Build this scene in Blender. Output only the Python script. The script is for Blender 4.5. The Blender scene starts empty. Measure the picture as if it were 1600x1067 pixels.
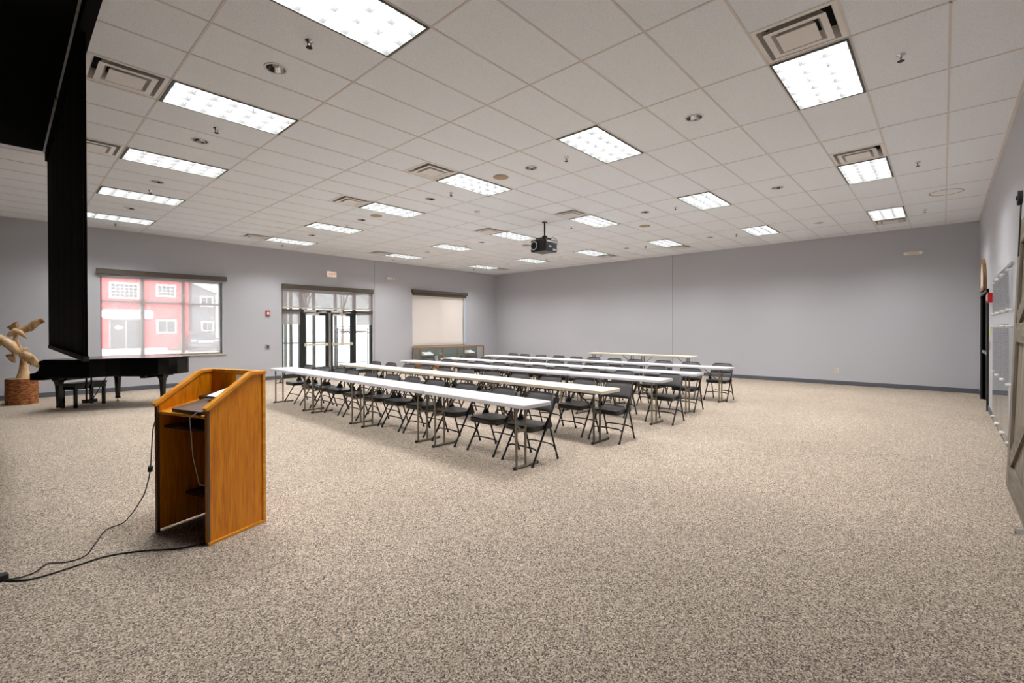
import bpy, math, random
from mathutils import Vector, Matrix
PI = math.pi
SC = bpy.context.scene
COL = SC.collection

# ------------------------------------------------------------------ camera
CAMZ = 1.4809
yaw, pitch, roll = 0.74616, -0.005341, -0.002586
fwd = Vector((math.cos(yaw)*math.cos(pitch), math.sin(yaw)*math.cos(pitch), math.sin(pitch)))
rt = Vector((math.sin(yaw), -math.cos(yaw), 0.0))
up = rt.cross(fwd)
r2 = rt*math.cos(roll) + up*math.sin(roll)
u2 = -rt*math.sin(roll) + up*math.cos(roll)
cd = bpy.data.cameras.new('camera'); cam = bpy.data.objects.new('camera', cd); COL.objects.link(cam)
cam.matrix_world = Matrix(((r2.x, u2.x, -fwd.x, 0), (r2.y, u2.y, -fwd.y, 0), (r2.z, u2.z, -fwd.z, CAMZ), (0, 0, 0, 1)))
cd.sensor_width = 36; cd.sensor_fit = 'HORIZONTAL'; cd.lens = 733.49/1600*36
cd.shift_x = (800-796.04)/1600; cd.shift_y = -(533.5-518.30)/1600
cd.clip_start = 0.05; cd.clip_end = 300
SC.cycles.transparent_max_bounces = 48
SC.camera = cam

# ------------------------------------------------------------------ world, exposure
w = bpy.data.worlds.new('sky'); SC.world = w; w.use_nodes = True
bg = w.node_tree.nodes['Background']
bg.inputs['Color'].default_value = (0.90, 0.95, 1.0, 1); bg.inputs['Strength'].default_value = 2.0
LAMP = 35.0
SC.view_settings.view_transform = 'Standard'; SC.view_settings.look = 'None'
SC.view_settings.gamma = 1; SC.view_settings.use_curve_mapping = False
SC.view_settings.exposure = 0.98
sd = bpy.data.lights.new('sun', 'SUN'); sd.energy = 1.6; sd.angle = 0.2; sd.color = (1, .97, .92)
so = bpy.data.objects.new('sun', sd); COL.objects.link(so)
so.rotation_euler = Vector((0.35, 0.75, -0.6)).to_track_quat('-Z', 'Y').to_euler()

# ------------------------------------------------------------------ room numbers (metres)
XB, YA, YC, XD, H = 14.958, 14.625, -0.5945, -2.5, 3.898
GU, GV, U0, V0 = 1.2192, 0.6096, 4.784, 5.4513      # ceiling grid

# ------------------------------------------------------------------ materials
def srgb(r, g, b):
    f = lambda c: (c/255/12.92) if c/255 <= .04045 else ((c/255+.055)/1.055)**2.4
    return (f(r), f(g), f(b), 1)
def mat(name, col, rough=.5, metal=0, spec=.5, emis=None, es=0, alpha=None):
    m = bpy.data.materials.new(name); m.use_nodes = True
    b = m.node_tree.nodes['Principled BSDF']
    b.inputs['Base Color'].default_value = col; b.inputs['Roughness'].default_value = rough
    b.inputs['Metallic'].default_value = metal; b.inputs['Specular IOR Level'].default_value = spec
    if emis: b.inputs['Emission Color'].default_value = emis; b.inputs['Emission Strength'].default_value = es
    return m
def nodes(m): return m.node_tree.nodes, m.node_tree.links, m.node_tree.nodes['Principled BSDF']
def tex(m, kind, scale, stretch=(1, 1, 1), **kw):
    n, l, b = nodes(m)
    tc = n.new('ShaderNodeTexCoord'); mp = n.new('ShaderNodeMapping'); mp.inputs['Scale'].default_value = stretch
    l.new(tc.outputs['Object'], mp.inputs['Vector'])
    t = n.new(kind); t.inputs['Scale'].default_value = scale
    for k, v in kw.items(): t.inputs[k].default_value = v
    l.new(mp.outputs['Vector'], t.inputs['Vector'])
    return t
def ramp(m, src, stops, out='Base Color'):
    n, l, b = nodes(m)
    r = n.new('ShaderNodeValToRGB'); e = r.color_ramp.elements
    e[0].position, e[0].color = stops[0]; e[1].position, e[1].color = stops[-1]
    for p, c in stops[1:-1]:
        x = e.new(p); x.color = c
    l.new(src, r.inputs['Fac'])
    if out: l.new(r.outputs['Color'], b.inputs[out])
    return r
def bump(m, src, strength=.2, dist=.01):
    n, l, b = nodes(m)
    bp = n.new('ShaderNodeBump'); bp.inputs['Strength'].default_value = strength; bp.inputs['Distance'].default_value = dist
    l.new(src, bp.inputs['Height']); l.new(bp.outputs['Normal'], b.inputs['Normal'])

M = {}
# carpet: loop pile of beige, brown and grey flecks
m = mat('carpet', srgb(170, 155, 140), .95, spec=.15); M['carpet'] = m
n, l, b = nodes(m)
t1 = tex(m, 'ShaderNodeTexVoronoi', 175, Randomness=1.0)
rr = ramp(m, t1.outputs['Color'], [(.0, srgb(64, 62, 63)), (.22, srgb(121, 111, 102)), (.5, srgb(166, 151, 136)), (.75, srgb(192, 176, 159)), (1., srgb(224, 211, 196))], None)
sep = n.new('ShaderNodeSeparateColor'); l.new(t1.outputs['Color'], sep.inputs[0]); l.new(sep.outputs[0], rr.inputs['Fac'])
t2 = tex(m, 'ShaderNodeTexNoise', 1.1, Detail=5.0)
mx = n.new('ShaderNodeMix'); mx.data_type = 'RGBA'; mx.blend_type = 'MULTIPLY'; mx.inputs[0].default_value = .3
r3 = ramp(m, t2.outputs['Fac'], [(.35, (.72, .72, .74, 1)), (.65, (1, 1, 1, 1))], None)
l.new(rr.outputs['Color'], mx.inputs[6]); l.new(r3.outputs['Color'], mx.inputs[7]); l.new(mx.outputs[2], b.inputs['Base Color'])
t3 = tex(m, 'ShaderNodeTexNoise', 140, Detail=2.0); bump(m, t3.outputs['Fac'], .5, .006)
# paint
m = mat('wall_paint', srgb(191, 192, 199), .6, spec=.3); M['paint'] = m
t = tex(m, 'ShaderNodeTexNoise', 160); bump(m, t.outputs['Fac'], .08, .002)
# ceiling tile
m = mat('ceiling_tile', srgb(222, 212, 203), .95, spec=.1); M['tile'] = m
t = tex(m, 'ShaderNodeTexNoise', 90, Detail=3.0)
ramp(m, t.outputs['Fac'], [(.35, srgb(232, 236, 242)), (.55, srgb(243, 247, 252))]); bump(m, t.outputs['Fac'], .25, .003)
M['tbar'] = mat('grid_bar', srgb(222, 217, 214), .6)
M['darkwall'] = mat('dark_wall_paint', srgb(70, 70, 74), .8)
M['base'] = mat('rubber_base', srgb(92, 95, 104), .6)
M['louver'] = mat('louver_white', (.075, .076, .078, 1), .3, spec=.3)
M['troffer'] = mat('troffer_frame', srgb(70, 76, 72), .5)
M['tube'] = mat('lamp_glow', (1, 1, 1, 1), .5, emis=(1, .985, .96, 1), es=LAMP)
M['vent'] = mat('vent_enamel', srgb(232, 228, 224), .35)
M['ventdark'] = mat('vent_dark', (.01, .01, .01, 1), .8)
M['chrome'] = mat('chrome', (.8, .8, .81, 1), .12, metal=1)
M['steel'] = mat('brushed_steel', (.6, .6, .6, 1), .35, metal=1)
M['white'] = mat('white_plastic', srgb(235, 234, 230), .4)
M['cream'] = mat('cream_plastic', srgb(222, 214, 190), .45)
M['red'] = mat('red_plastic', srgb(190, 30, 28), .4)
M['tan'] = mat('speaker_tan', srgb(182, 160, 132), .8)
M['stain'] = mat('stain_beige', srgb(190, 172, 150), .9)
m = mat('black_vinyl', (.008, .008, .009, 1), .32, spec=.5); M['vinyl'] = m
t = tex(m, 'ShaderNodeTexNoise', 220); bump(m, t.outputs['Fac'], .1, .002)
m = mat('backrest_vinyl', (.045, .042, .045, 1), .42, spec=.55); M['backv'] = m
M['blackmetal'] = mat('black_tube', (.006, .006, .007, 1), .4, spec=.4)
M['rubber'] = mat('black_rubber', (.012, .012, .012, 1), .7)
for k, c in (('topw', (208, 208, 214)), ('topc', (222, 213, 196))):
    m = mat('table_top_'+k, srgb(*c), .38, spec=.4); M[k] = m
    t = tex(m, 'ShaderNodeTexNoise', 220); ramp(m, t.outputs['Fac'], [(.3, srgb(*[x-14 for x in c])), (.6, srgb(*c))])
M['tleg'] = mat('table_leg_taupe', srgb(128, 120, 104), .4, metal=.3)
M['tlegd'] = mat('table_leg_dark', srgb(82, 78, 72), .4, metal=.3)
def wood(name, c1, c2, c3, axis=2, scale=9, rough=.35):
    m = mat(name, srgb(*c1), rough); st = [1, 1, 1]; st[axis] = .07
    t = tex(m, 'ShaderNodeTexNoise', scale*2.2, tuple(st), Detail=6.0, Distortion=1.2)
    ramp(m, t.outputs['Fac'], [(.3, srgb(*c1)), (.5, srgb(*c2)), (.68, srgb(*c3))])
    return m
M['oak'] = wood('honey_oak', (192, 108, 2), (214, 130, 6), (228, 146, 16), scale=22)
M['oakl'] = wood('oak_trim', (206, 130, 24), (226, 152, 42), (238, 170, 66), 0)
M['oakh'] = wood('case_oak', (128, 78, 26), (160, 104, 44), (178, 120, 58), 0)
M['inshade'] = mat('lectern_shade', srgb(34, 20, 10), .8)  # near-black brown, paints the shade inside the lectern
M['oakshade'] = wood('lectern_inside_shaded', (40, 24, 10), (54, 32, 14), (66, 42, 20))  # oak with the lectern's inside shade put into its colour
m = wood('grey_barnwood', (98, 90, 80), (124, 115, 102), (146, 137, 122), 2, 7, .8); M['barn'] = m
m = wood('grey_barnwood_rail', (96, 89, 79), (120, 112, 99), (140, 131, 117), 0, 7, .8); M['barnr'] = m
m = mat('bark', srgb(130, 80, 44), .9); M['bark'] = m
t = tex(m, 'ShaderNodeTexNoise', 14, (1, 1, 2.6), Detail=8.0)
ramp(m, t.outputs['Fac'], [(.3, srgb(84, 46, 22)), (.5, srgb(146, 88, 44)), (.7, srgb(184, 122, 70))]); bump(m, t.outputs['Fac'], .8, .02)
m = mat('carved_wood', srgb(206, 170, 124), .6); M['carve'] = m
t = tex(m, 'ShaderNodeTexNoise', 9, (1, 1, .5), Detail=6.0)
ramp(m, t.outputs['Fac'], [(.32, srgb(160, 112, 66)), (.5, srgb(208, 172, 126)), (.7, srgb(228, 198, 156))]); bump(m, t.outputs['Fac'], .5, .01)
M['carved'] = wood('carved_dark', (104, 74, 44), (136, 100, 62), (160, 122, 80))
M['lacquer'] = mat('piano_lacquer', (.002, .002, .002, 1), .16, spec=.28)
M['brass'] = mat('brass', (.65, .45, .18, 1), .3, metal=1)
M['keyw'] = mat('ivory', srgb(240, 236, 225), .3)
m = mat('screen_cloth', (.02, .02, .021, 1), .9, spec=.1); M['screen'] = m
t = tex(m, 'ShaderNodeTexWave', 60, (0, 1, 0)); bump(m, t.outputs['Fac'], .05, .002)
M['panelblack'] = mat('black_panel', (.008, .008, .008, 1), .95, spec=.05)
M['bronze'] = mat('valance_bronze', srgb(92, 84, 74), .45, metal=.2)
M['frame'] = mat('window_frame', srgb(136, 130, 124), .5)
M['winwhite'] = mat('window_side', srgb(190, 200, 212), .5)
M['sill'] = mat('sill', srgb(204, 196, 182), .5)
M['dark'] = mat('dark_bronze', (.018, .02, .018, 1), .4)
m = mat('shade_opaque', srgb(226, 216, 208), .9); M['shade'] = m
n, l, b = nodes(m)
tr = n.new('ShaderNodeBsdfTranslucent'); tr.inputs['Color'].default_value = (.8, .72, .66, 1)
mixs = n.new('ShaderNodeMixShader'); mixs.inputs[0].default_value = .12
out = n['Material Output']; l.new(b.outputs[0], mixs.inputs[1]); l.new(tr.outputs[0], mixs.inputs[2]); l.new(mixs.outputs[0], out.inputs[0])
def sheer(name, col, trans):
    m = mat(name, col, .9); n, l, b = nodes(m)
    tr = n.new('ShaderNodeBsdfTranslucent'); tr.inputs['Color'].default_value = col
    m1 = n.new('ShaderNodeMixShader'); m1.inputs[0].default_value = .5
    tp = n.new('ShaderNodeBsdfTransparent'); m2 = n.new('ShaderNodeMixShader'); m2.inputs[0].default_value = trans
    l.new(b.outputs[0], m1.inputs[1]); l.new(tr.outputs[0], m1.inputs[2]); l.new(m1.outputs[0], m2.inputs[1]); l.new(tp.outputs[0], m2.inputs[2])
    l.new(m2.outputs[0], n['Material Output'].inputs[0]); return m
M['sheer'] = sheer('sheer_shade', srgb(236, 230, 230), .62)
M['sheer2'] = sheer('sheer_shade_door', srgb(196, 188, 186), .34)
def glass(name, tint=(1, 1, 1, 1), refl=.9):
    m = bpy.data.materials.new(name); m.use_nodes = True; n = m.node_tree.nodes; l = m.node_tree.links; n.clear()
    o = n.new('ShaderNodeOutputMaterial'); tp = n.new('ShaderNodeBsdfTransparent'); tp.inputs[0].default_value = tint
    g = n.new('ShaderNodeBsdfGlossy'); g.inputs['Roughness'].default_value = .02; g.inputs['Color'].default_value = (refl, refl, refl, 1)
    f = n.new('ShaderNodeFresnel'); ge = n.new('ShaderNodeNewGeometry'); mr = n.new('ShaderNodeMapRange')
    mr.inputs['To Min'].default_value = 1.45; mr.inputs['To Max'].default_value = 1/1.45
    l.new(ge.outputs['Backfacing'], mr.inputs['Value']); l.new(mr.outputs['Result'], f.inputs[0]); mx = n.new('ShaderNodeMixShader')
    l.new(f.outputs[0], mx.inputs[0]); l.new(tp.outputs[0], mx.inputs[1]); l.new(g.outputs[0], mx.inputs[2]); l.new(mx.outputs[0], o.inputs[0])
    return m
M['glass'] = glass('clear_glass', (.97, .99, .98, 1))
M['boardglass'] = glass('board_glass', (.97, .98, .98, 1))
M['ink'] = mat('printed_lines', srgb(128, 130, 136), .6)
M['paper'] = mat('paper', srgb(240, 240, 245), .7)
M['pad'] = mat('placemat', srgb(86, 66, 54), .5)
M['laptop'] = mat('laptop_black', (.015, .015, .018, 1), .35)
M['cablew'] = mat('white_cable', srgb(190, 190, 190), .5)
M['concrete'] = mat('concrete', srgb(200, 196, 192), .9)
M['snow'] = mat('pale_kerb', srgb(235, 235, 235), .9)
m = mat('red_siding', srgb(196, 44, 48), .8); M['redsiding'] = m
t = tex(m, 'ShaderNodeTexWave', 2.2, (1, 0, 0)); ramp(m, t.outputs['Fac'], [(.0, srgb(168, 34, 38)), (.12, srgb(200, 50, 54))])
M['greysiding'] = mat('grey_siding', srgb(92, 92, 100), .8)
M['trimw'] = mat('white_trim', srgb(212, 212, 214), .7)
M['trimg'] = mat('grey_trim', srgb(132, 130, 134), .7)
M['darkglass'] = mat('dark_panes', srgb(34, 34, 42), .6)
M['roof'] = mat('roof_grey', srgb(120, 118, 118), .9)
M['carpaint'] = mat('car_paint', srgb(40, 48, 70), .3, metal=.2)
M['tyre'] = mat('tyre', (.02, .02, .02, 1), .8)
M['lampglass'] = mat('headlamp', srgb(230, 230, 235), .15)
M['branch'] = mat('bare_branch', srgb(120, 100, 90), .9)
M['bush'] = mat('dry_bush', srgb(130, 120, 84), .9)
M['pink'] = mat('hanger_wood', srgb(190, 140, 130), .5)
M['stone1'] = mat('display_amber', srgb(176, 118, 52), .5)
M['tealgrey'] = mat('case_lining', srgb(120, 130, 130), .8)
M['yellow'] = mat('yellow_notice', srgb(214, 222, 60), .6)
M['exitface'] = mat('exit_face', srgb(214, 216, 200), .5, emis=srgb(214, 216, 200), es=.25)
M['exitred'] = mat('exit_red', srgb(225, 40, 30), .5, emis=srgb(245, 40, 28), es=.35)

# ------------------------------------------------------------------ mesh building
class MB:
    def __init__(s): s.v = []; s.f = []; s.mi = []; s.sm = []
    def add(s, vs, fs, mi=0, smooth=False):
        o = len(s.v); s.v += [tuple(x) for x in vs]
        for f in fs: s.f.append(tuple(i+o for i in f)); s.mi.append(mi); s.sm.append(smooth)
        return s
    def box(s, x0, x1, y0, y1, z0, z1, mi=0):
        vs = [(x, y, z) for z in (z0, z1) for y in (y0, y1) for x in (x0, x1)]
        return s.add(vs, [(0, 2, 3, 1), (4, 5, 7, 6), (0, 1, 5, 4), (2, 6, 7, 3), (0, 4, 6, 2), (1, 3, 7, 5)], mi)
    def obox(s, c, ax, hx, hy, hz, mi=0):          # oriented box: centre, 3 axes, half sizes
        c = Vector(c); vs = [c+ax[0]*a*hx+ax[1]*b_*hy+ax[2]*d*hz for d in (-1, 1) for b_ in (-1, 1) for a in (-1, 1)]
        return s.add(vs, [(0, 2, 3, 1), (4, 5, 7, 6), (0, 1, 5, 4), (2, 6, 7, 3), (0, 4, 6, 2), (1, 3, 7, 5)], mi)
    def bar(s, p, q, w, h, mi=0):                 # rectangular bar from p to q
        p, q = Vector(p), Vector(q); d = (q-p); L = d.length; d.normalize()
        a = Vector((0, 0, 1)) if abs(d.z) < .95 else Vector((1, 0, 0))
        sx = d.cross(a).normalized(); sy = sx.cross(d)
        return s.obox((p+q)/2, (d, sx, sy), L/2, w/2, h/2, mi)
    def path(s, pts, r, n=8, mi=0, caps=True, rr=None, flat=1.0):
        pts = [Vector(p) for p in pts]; rings = []; prev = None
        for i, p in enumerate(pts):
            d = (pts[min(i+1, len(pts)-1)]-pts[max(i-1, 0)]).normalized()
            if prev is None:
                a = Vector((0, 0, 1)) if abs(d.z) < .9 else Vector((1, 0, 0)); sx = d.cross(a).normalized()
            else: sx = (prev-d*prev.dot(d)).normalized()
            prev = sx; sy = d.cross(sx)
            R = rr[i] if rr else r
            ra, rb = R if isinstance(R, tuple) else (R, R*flat)
            rings.append([p+sx*math.cos(2*PI*k/n)*ra+sy*math.sin(2*PI*k/n)*rb for k in range(n)])
        vs = [v for R in rings for v in R]; fs = []
        for i in range(len(rings)-1):
            for k in range(n): fs.append((i*n+k, i*n+(k+1) % n, (i+1)*n+(k+1) % n, (i+1)*n+k))
        s.add(vs, fs, mi, True)
        if caps:
            s.add(rings[0], [tuple(range(n))[::-1]], mi); s.add(rings[-1], [tuple(range(n))], mi)
        return s
    def lathe(s, prof, c=(0, 0, 0), n=24, mi=0, smooth=True, caps=True):
        c = Vector(c); vs = [c+Vector((r*math.cos(2*PI*k/n), r*math.sin(2*PI*k/n), z)) for r, z in prof for k in range(n)]
        fs = [(i*n+k, i*n+(k+1) % n, (i+1)*n+(k+1) % n, (i+1)*n+k) for i in range(len(prof)-1) for k in range(n)]
        s.add(vs, fs, mi, smooth)
        if caps:
            s.add(vs[:n], [tuple(range(n))[::-1]], mi); s.add(vs[-n:], [tuple(range(n))], mi)
        return s
    def prism(s, poly, z0, z1, mi=0, tf=None):     # polygon in xy, extruded in z, optional transform
        n = len(poly); tf = tf or (lambda p: p)
        vs = [tf(Vector((x, y, z0))) for x, y in poly]+[tf(Vector((x, y, z1))) for x, y in poly]
        fs = [tuple(range(n))[::-1], tuple(range(n, 2*n))]+[(i, (i+1) % n, n+(i+1) % n, n+i) for i in range(n)]
        return s.add(vs, fs, mi)
    def build(s, name, mats, parent=None, bevel=0, seg=2, smooth=False):
        me = bpy.data.meshes.new(name); me.from_pydata(s.v, [], s.f)
        for mm in (mats if isinstance(mats, (list, tuple)) else [mats]): me.materials.append(mm)
        me.polygons.foreach_set('material_index', s.mi); me.polygons.foreach_set('use_smooth', [a or smooth for a in s.sm])
        me.update()
        o = bpy.data.objects.new(name, me); COL.objects.link(o)
        if parent: o.parent = parent
        if bevel:
            bv = o.modifiers.new('bevel', 'BEVEL'); bv.width = bevel; bv.segments = seg; bv.limit_method = 'ANGLE'
        return o
def rrect(w, d, r, n=5, cx=0, cy=0):
    P = []
    for qx, qy, a0 in ((1, 1, 0), (-1, 1, 90), (-1, -1, 180), (1, -1, 270)):
        for k in range(n+1):
            a = math.radians(a0+90*k/n); P.append((cx+qx*(w/2-r)+r*math.cos(a), cy+qy*(d/2-r)+r*math.sin(a)))
    return P
def arc(c, r, a0, a1, n, ax=0):
    return [(c[0]+r*math.cos(math.radians(a0+(a1-a0)*k/n)), c[1]+r*math.sin(math.radians(a0+(a1-a0)*k/n))) for k in range(n+1)]
def thing(name, label, cat, loc=(0, 0, 0), rz=0, group=None):
    o = bpy.data.objects.new(name, None); COL.objects.link(o); o.empty_display_size = .1
    o.location = loc; o.rotation_euler = (0, 0, rz); o['label'] = label; o['category'] = cat
    if group: o['group'] = group
    return o
def tag(o, label, cat, group=None):
    o['label'] = label; o['category'] = cat
    if group: o['group'] = group
    return o
def struct(o): o['kind'] = 'structure'; return o
def dup(root, loc, label, rz=None, group=None):
    r = root.copy(); COL.objects.link(r); r.location = loc
    if rz is not None: r.rotation_euler = (0, 0, rz)
    r['label'] = label
    if group: r['group'] = group
    def kids(a, b_):
        for ch in list(a.children):
            if ch.name in made: continue
            c = ch.copy(); COL.objects.link(c); c.parent = b_; made.add(c.name); kids(ch, c)
    made = set(); kids(root, r)
    return r
def text(body, size, loc, rot, m, name, parent, depth=.002):
    cu = bpy.data.curves.new(name, 'FONT'); cu.body = body; cu.size = size; cu.extrude = depth; cu.align_x = 'CENTER'; cu.align_y = 'CENTER'
    ob = bpy.data.objects.new(name, cu); COL.objects.link(ob); bpy.context.view_layer.update()
    dg = bpy.context.evaluated_depsgraph_get(); me = bpy.data.meshes.new_from_object(ob.evaluated_get(dg)); bpy.data.objects.remove(ob)
    me.materials.clear(); me.materials.append(m); o = bpy.data.objects.new(name, me); COL.objects.link(o)
    o.location = loc; o.rotation_euler = rot; o.parent = parent
    return o
ORD = ['first', 'second', 'third', 'fourth', 'fifth', 'sixth', 'seventh', 'eighth', 'ninth', 'tenth', 'eleventh', 'twelfth']

# ================================================================== SHELL
T = .25
struct(MB().box(XD-T, XB+T, YC-T, YA+T, -.1, 0).build('floor', M['carpet']))
def wall_with_holes(name, a0, a1, z1, holes, mk):
    mb = MB(); xs = a0
    for (h0, h1, hz0, hz1) in sorted(holes):
        mk(mb, xs, h0, 0, z1)
        if hz0 > 0: mk(mb, h0, h1, 0, hz0)
        mk(mb, h0, h1, hz1, z1); xs = h1
    mk(mb, xs, a1, 0, z1)
    return struct(mb.build(name, M['paint']))
W1 = (1.57, 4.17, .83, 2.80); W2 = (10.45, 13.12, .83, 2.86); D1 = (5.73, 8.79, 0, 2.80)
wall_with_holes('wall_left', XD-T, XB+T, H+.1, [W1, W2, D1], lambda mb, a, b_, c, d: mb.box(a, b_, YA, YA+T, c, d))
struct(MB().box(XB, XB+T, YC-T, YA, 0, H+.1).build('wall_back', M['paint']))
DR = (11.95, 13.85, 0, 2.13)
wall_with_holes('wall_right', XD-T, XB, H+.1, [DR], lambda mb, a, b_, c, d: mb.box(a, b_, YC-T, YC, c, d))
struct(MB().box(XD-T, XD, YC, YA, 0, H+.1).build('wall_front', M['darkwall']))
# control joints in the walls
struct(MB().box(XB-.004, XB, 6.523, 6.537, .1, H).build('trim_1', M['frame']))
struct(MB().box(8.86, 8.872, YA-.004, YA, .1, H).build('trim_2', M['frame']))
# baseboards
mb = MB(); 
for a, b_ in ((XD, D1[0]-.03), (D1[1]+.03, XB)): mb.box(a, b_, YA-.012, YA, 0, .105)
struct(mb.build('baseboard_left', M['base'], bevel=.004))
struct(MB().box(XB-.012, XB, YC, YA-.012, 0, .105).build('baseboard_back', M['base'], bevel=.004))
mb = MB()
for a, b_ in ((XD, DR[0]-.05), (DR[1]+.05, XB-.012)): mb.box(a, b_, YC, YC+.012, 0, .105)
struct(mb.build('baseboard_right', M['base'], bevel=.004))

# ---- ceiling: tile cells with holes for the fixtures, grid bars just below
FIX = [(u, v) for u in (-3, 0, 3, 6) for v in (-8, -4, 0, 4, 8, 12) if (u, v) != (-3, -8)]
VENTS = [(-3.5, 0), (-3.5, 4), (-.5, 0), (-.5, 4), (-.5, -8), (2.5, -8), (2.5, 0), (2.5, 4), (7, -8), (7, 0), (7, 4), (7, 12), (-.5, 12), (2.5, 12)]
DOWN = [(-3, -2), (-3, 2), (-3, 6), (-3, 10), (0, -2), (0, 2), (0, 6), (0, 10), (0, -6), (3, -6), (6, -6), (3, -2), (6, -2), (3, 6), (6, 2), (6, 6), (3, 10), (6, 10)]
mb = MB(); bars = MB()
def gx(u): return U0+u*GU
def gy(v): return V0+v*GV
u = -6.0
occ = {}
for (a, b_) in FIX: occ[(a, b_)] = occ[(a+.5, b_)] = 1
for (a, b_) in VENTS: occ[(a, b_)] = 1
HOLE_R = .085
for iu in range(-14, 20):
    uu = iu/2
    for vv in range(-11, 17):
        x0, x1, y0, y1 = max(gx(uu), XD), min(gx(uu+.5), XB), max(gy(vv), YC), min(gy(vv+1), YA)
        if x1 <= x0 or y1 <= y0 or (uu, vv) in occ: continue
        base_u = math.floor(uu)
        if (base_u, vv) in DOWN:
            # half cell with a half round hole on the cell centre line
            cx, cy = gx(base_u+.5), (gy(vv)+gy(vv+1))/2
            s_ = 1 if uu > base_u else -1; N = 12
            inner = [(cx+s_*HOLE_R*math.sin(PI*k/N), cy-HOLE_R*math.cos(PI*k/N)) for k in range(N+1)]
            xo = x1 if s_ > 0 else x0; outer = []
            for k in range(N+1):
                a = PI*k/N; dx, dy = math.sin(a), -math.cos(a)
                tx = abs(xo-cx)/dx if dx > 1e-6 else 1e9; ty = (y1-y0)/2/abs(dy) if abs(dy) > 1e-6 else 1e9
                tt = min(tx, ty); outer.append((cx+s_*dx*tt, cy+dy*tt))
            # add the corners
            for k in range(N):
                poly = [inner[k], outer[k], outer[k+1], inner[k+1]]
                if abs(abs(outer[k][1]-cy)-(y1-y0)/2) < 1e-6 and abs(outer[k+1][0]-xo) < 1e-6 and abs(outer[k][0]-xo) > 1e-6: poly.insert(2, (xo, outer[k][1]))
                if abs(abs(outer[k+1][1]-cy)-(y1-y0)/2) < 1e-6 and abs(outer[k][0]-xo) < 1e-6 and abs(outer[k+1][0]-xo) > 1e-6: poly.insert(2, (xo, outer[k+1][1]))
                mb.add([(p[0], p[1], H) for p in poly], [tuple(range(len(poly)))])
            continue
        mb.add([(x0, y0, H), (x1, y0, H), (x1, y1, H), (x0, y1, H)], [(0, 1, 2, 3)])
bw = .009
def in_fix(x, y):
    for (a, b_) in FIX:
        if gx(a)+.02 < x < gx(a+1)-.02 and gy(b_)+.02 < y < gy(b_+1)-.02: return True
    return False
for vv in range(-10, 17):
    y = gy(vv)
    if YC < y < YA: mb.box(XD, XB, y-bw, y+bw, H-.004, H+.004, 1)
for uu in range(-6, 9):
    x = gx(uu)
    if XD < x < XB: mb.box(x-bw, x+bw, YC, YA, H-.004, H+.004, 1)
for (a, b_) in VENTS:
    x = gx(a) if a != 7 else gx(7.5); mb.box(x-bw, x+bw, gy(b_), gy(b_+1), H-.004, H+.004, 1)
mb.box(XD, XB, YA-.03, YA, H-.007, H, 1); mb.box(XB-.03, XB, YC, YA, H-.007, H, 1); mb.box(XD, XB, YC, YC+.03, H-.007, H, 1)
# slab above everything closes the plenum
mb.box(XD-T, XB+T, YC-T, YA+T, H+.45, H+.5, 2)
struct(mb.build('ceiling', [M['tile'], M['tbar'], M['panelblack']]))

# ---- troffers
def make_troffer():
    t = thing('ceiling_light', '', 'ceiling light', group='recessed fluorescent ceiling lights')
    f = MB(); w, d = GU, GV; i1, i2 = .034, .027
    for (a, b_, c, e) in ((bw, w-bw, bw, i2), (bw, w-bw, d-i2, d-bw), (bw, i1, i2, d-i2), (w-i1, w-bw, i2, d-i2)): f.box(a, b_, c, e, -.012, .012)
    f.box(bw, bw+.01, bw, d-bw, 0, .14); f.box(w-bw-.01, w-bw, bw, d-bw, 0, .14); f.box(bw, w-bw, bw, bw+.01, 0, .14); f.box(bw, w-bw, d-bw-.01, d-bw, 0, .14); f.box(bw, w-bw, bw, d-bw, .14, .15)
    f.build('frame', M['troffer'], t)
    L = MB()
    x0, x1, y0, y1 = i1, w-i1, i2, d-i2
    for k in range(7):
        x = x0+(x1-x0)*k/6; L.add([(x-.001, y0, 0), (x-.009, y0, .085), (x-.009, y1, .085), (x-.001, y1, 0), (x+.001, y0, 0), (x+.009, y0, .085), (x+.009, y1, .085), (x+.001, y1, 0)], [(0, 1, 2, 3), (4, 7, 6, 5), (0, 3, 7, 4), (1, 5, 6, 2)])
    for k in range(4):
        y = y0+(y1-y0)*k/3; L.add([(x0, y-.001, .001), (x0, y-.011, .086), (x1, y-.011, .086), (x1, y-.001, .001), (x0, y+.001, .001), (x0, y+.011, .086), (x1, y+.011, .086), (x1, y+.001, .001)], [(0, 3, 2, 1), (4, 5, 6, 7), (0, 4, 7, 3), (1, 2, 6, 5)])
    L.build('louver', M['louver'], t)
    MB().add([(x0, y0, .10), (x1, y0, .10), (x1, y1, .10), (x0, y1, .10)], [(0, 3, 2, 1)]).build('lamp_panel', M['tube'], t)
    return t
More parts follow.
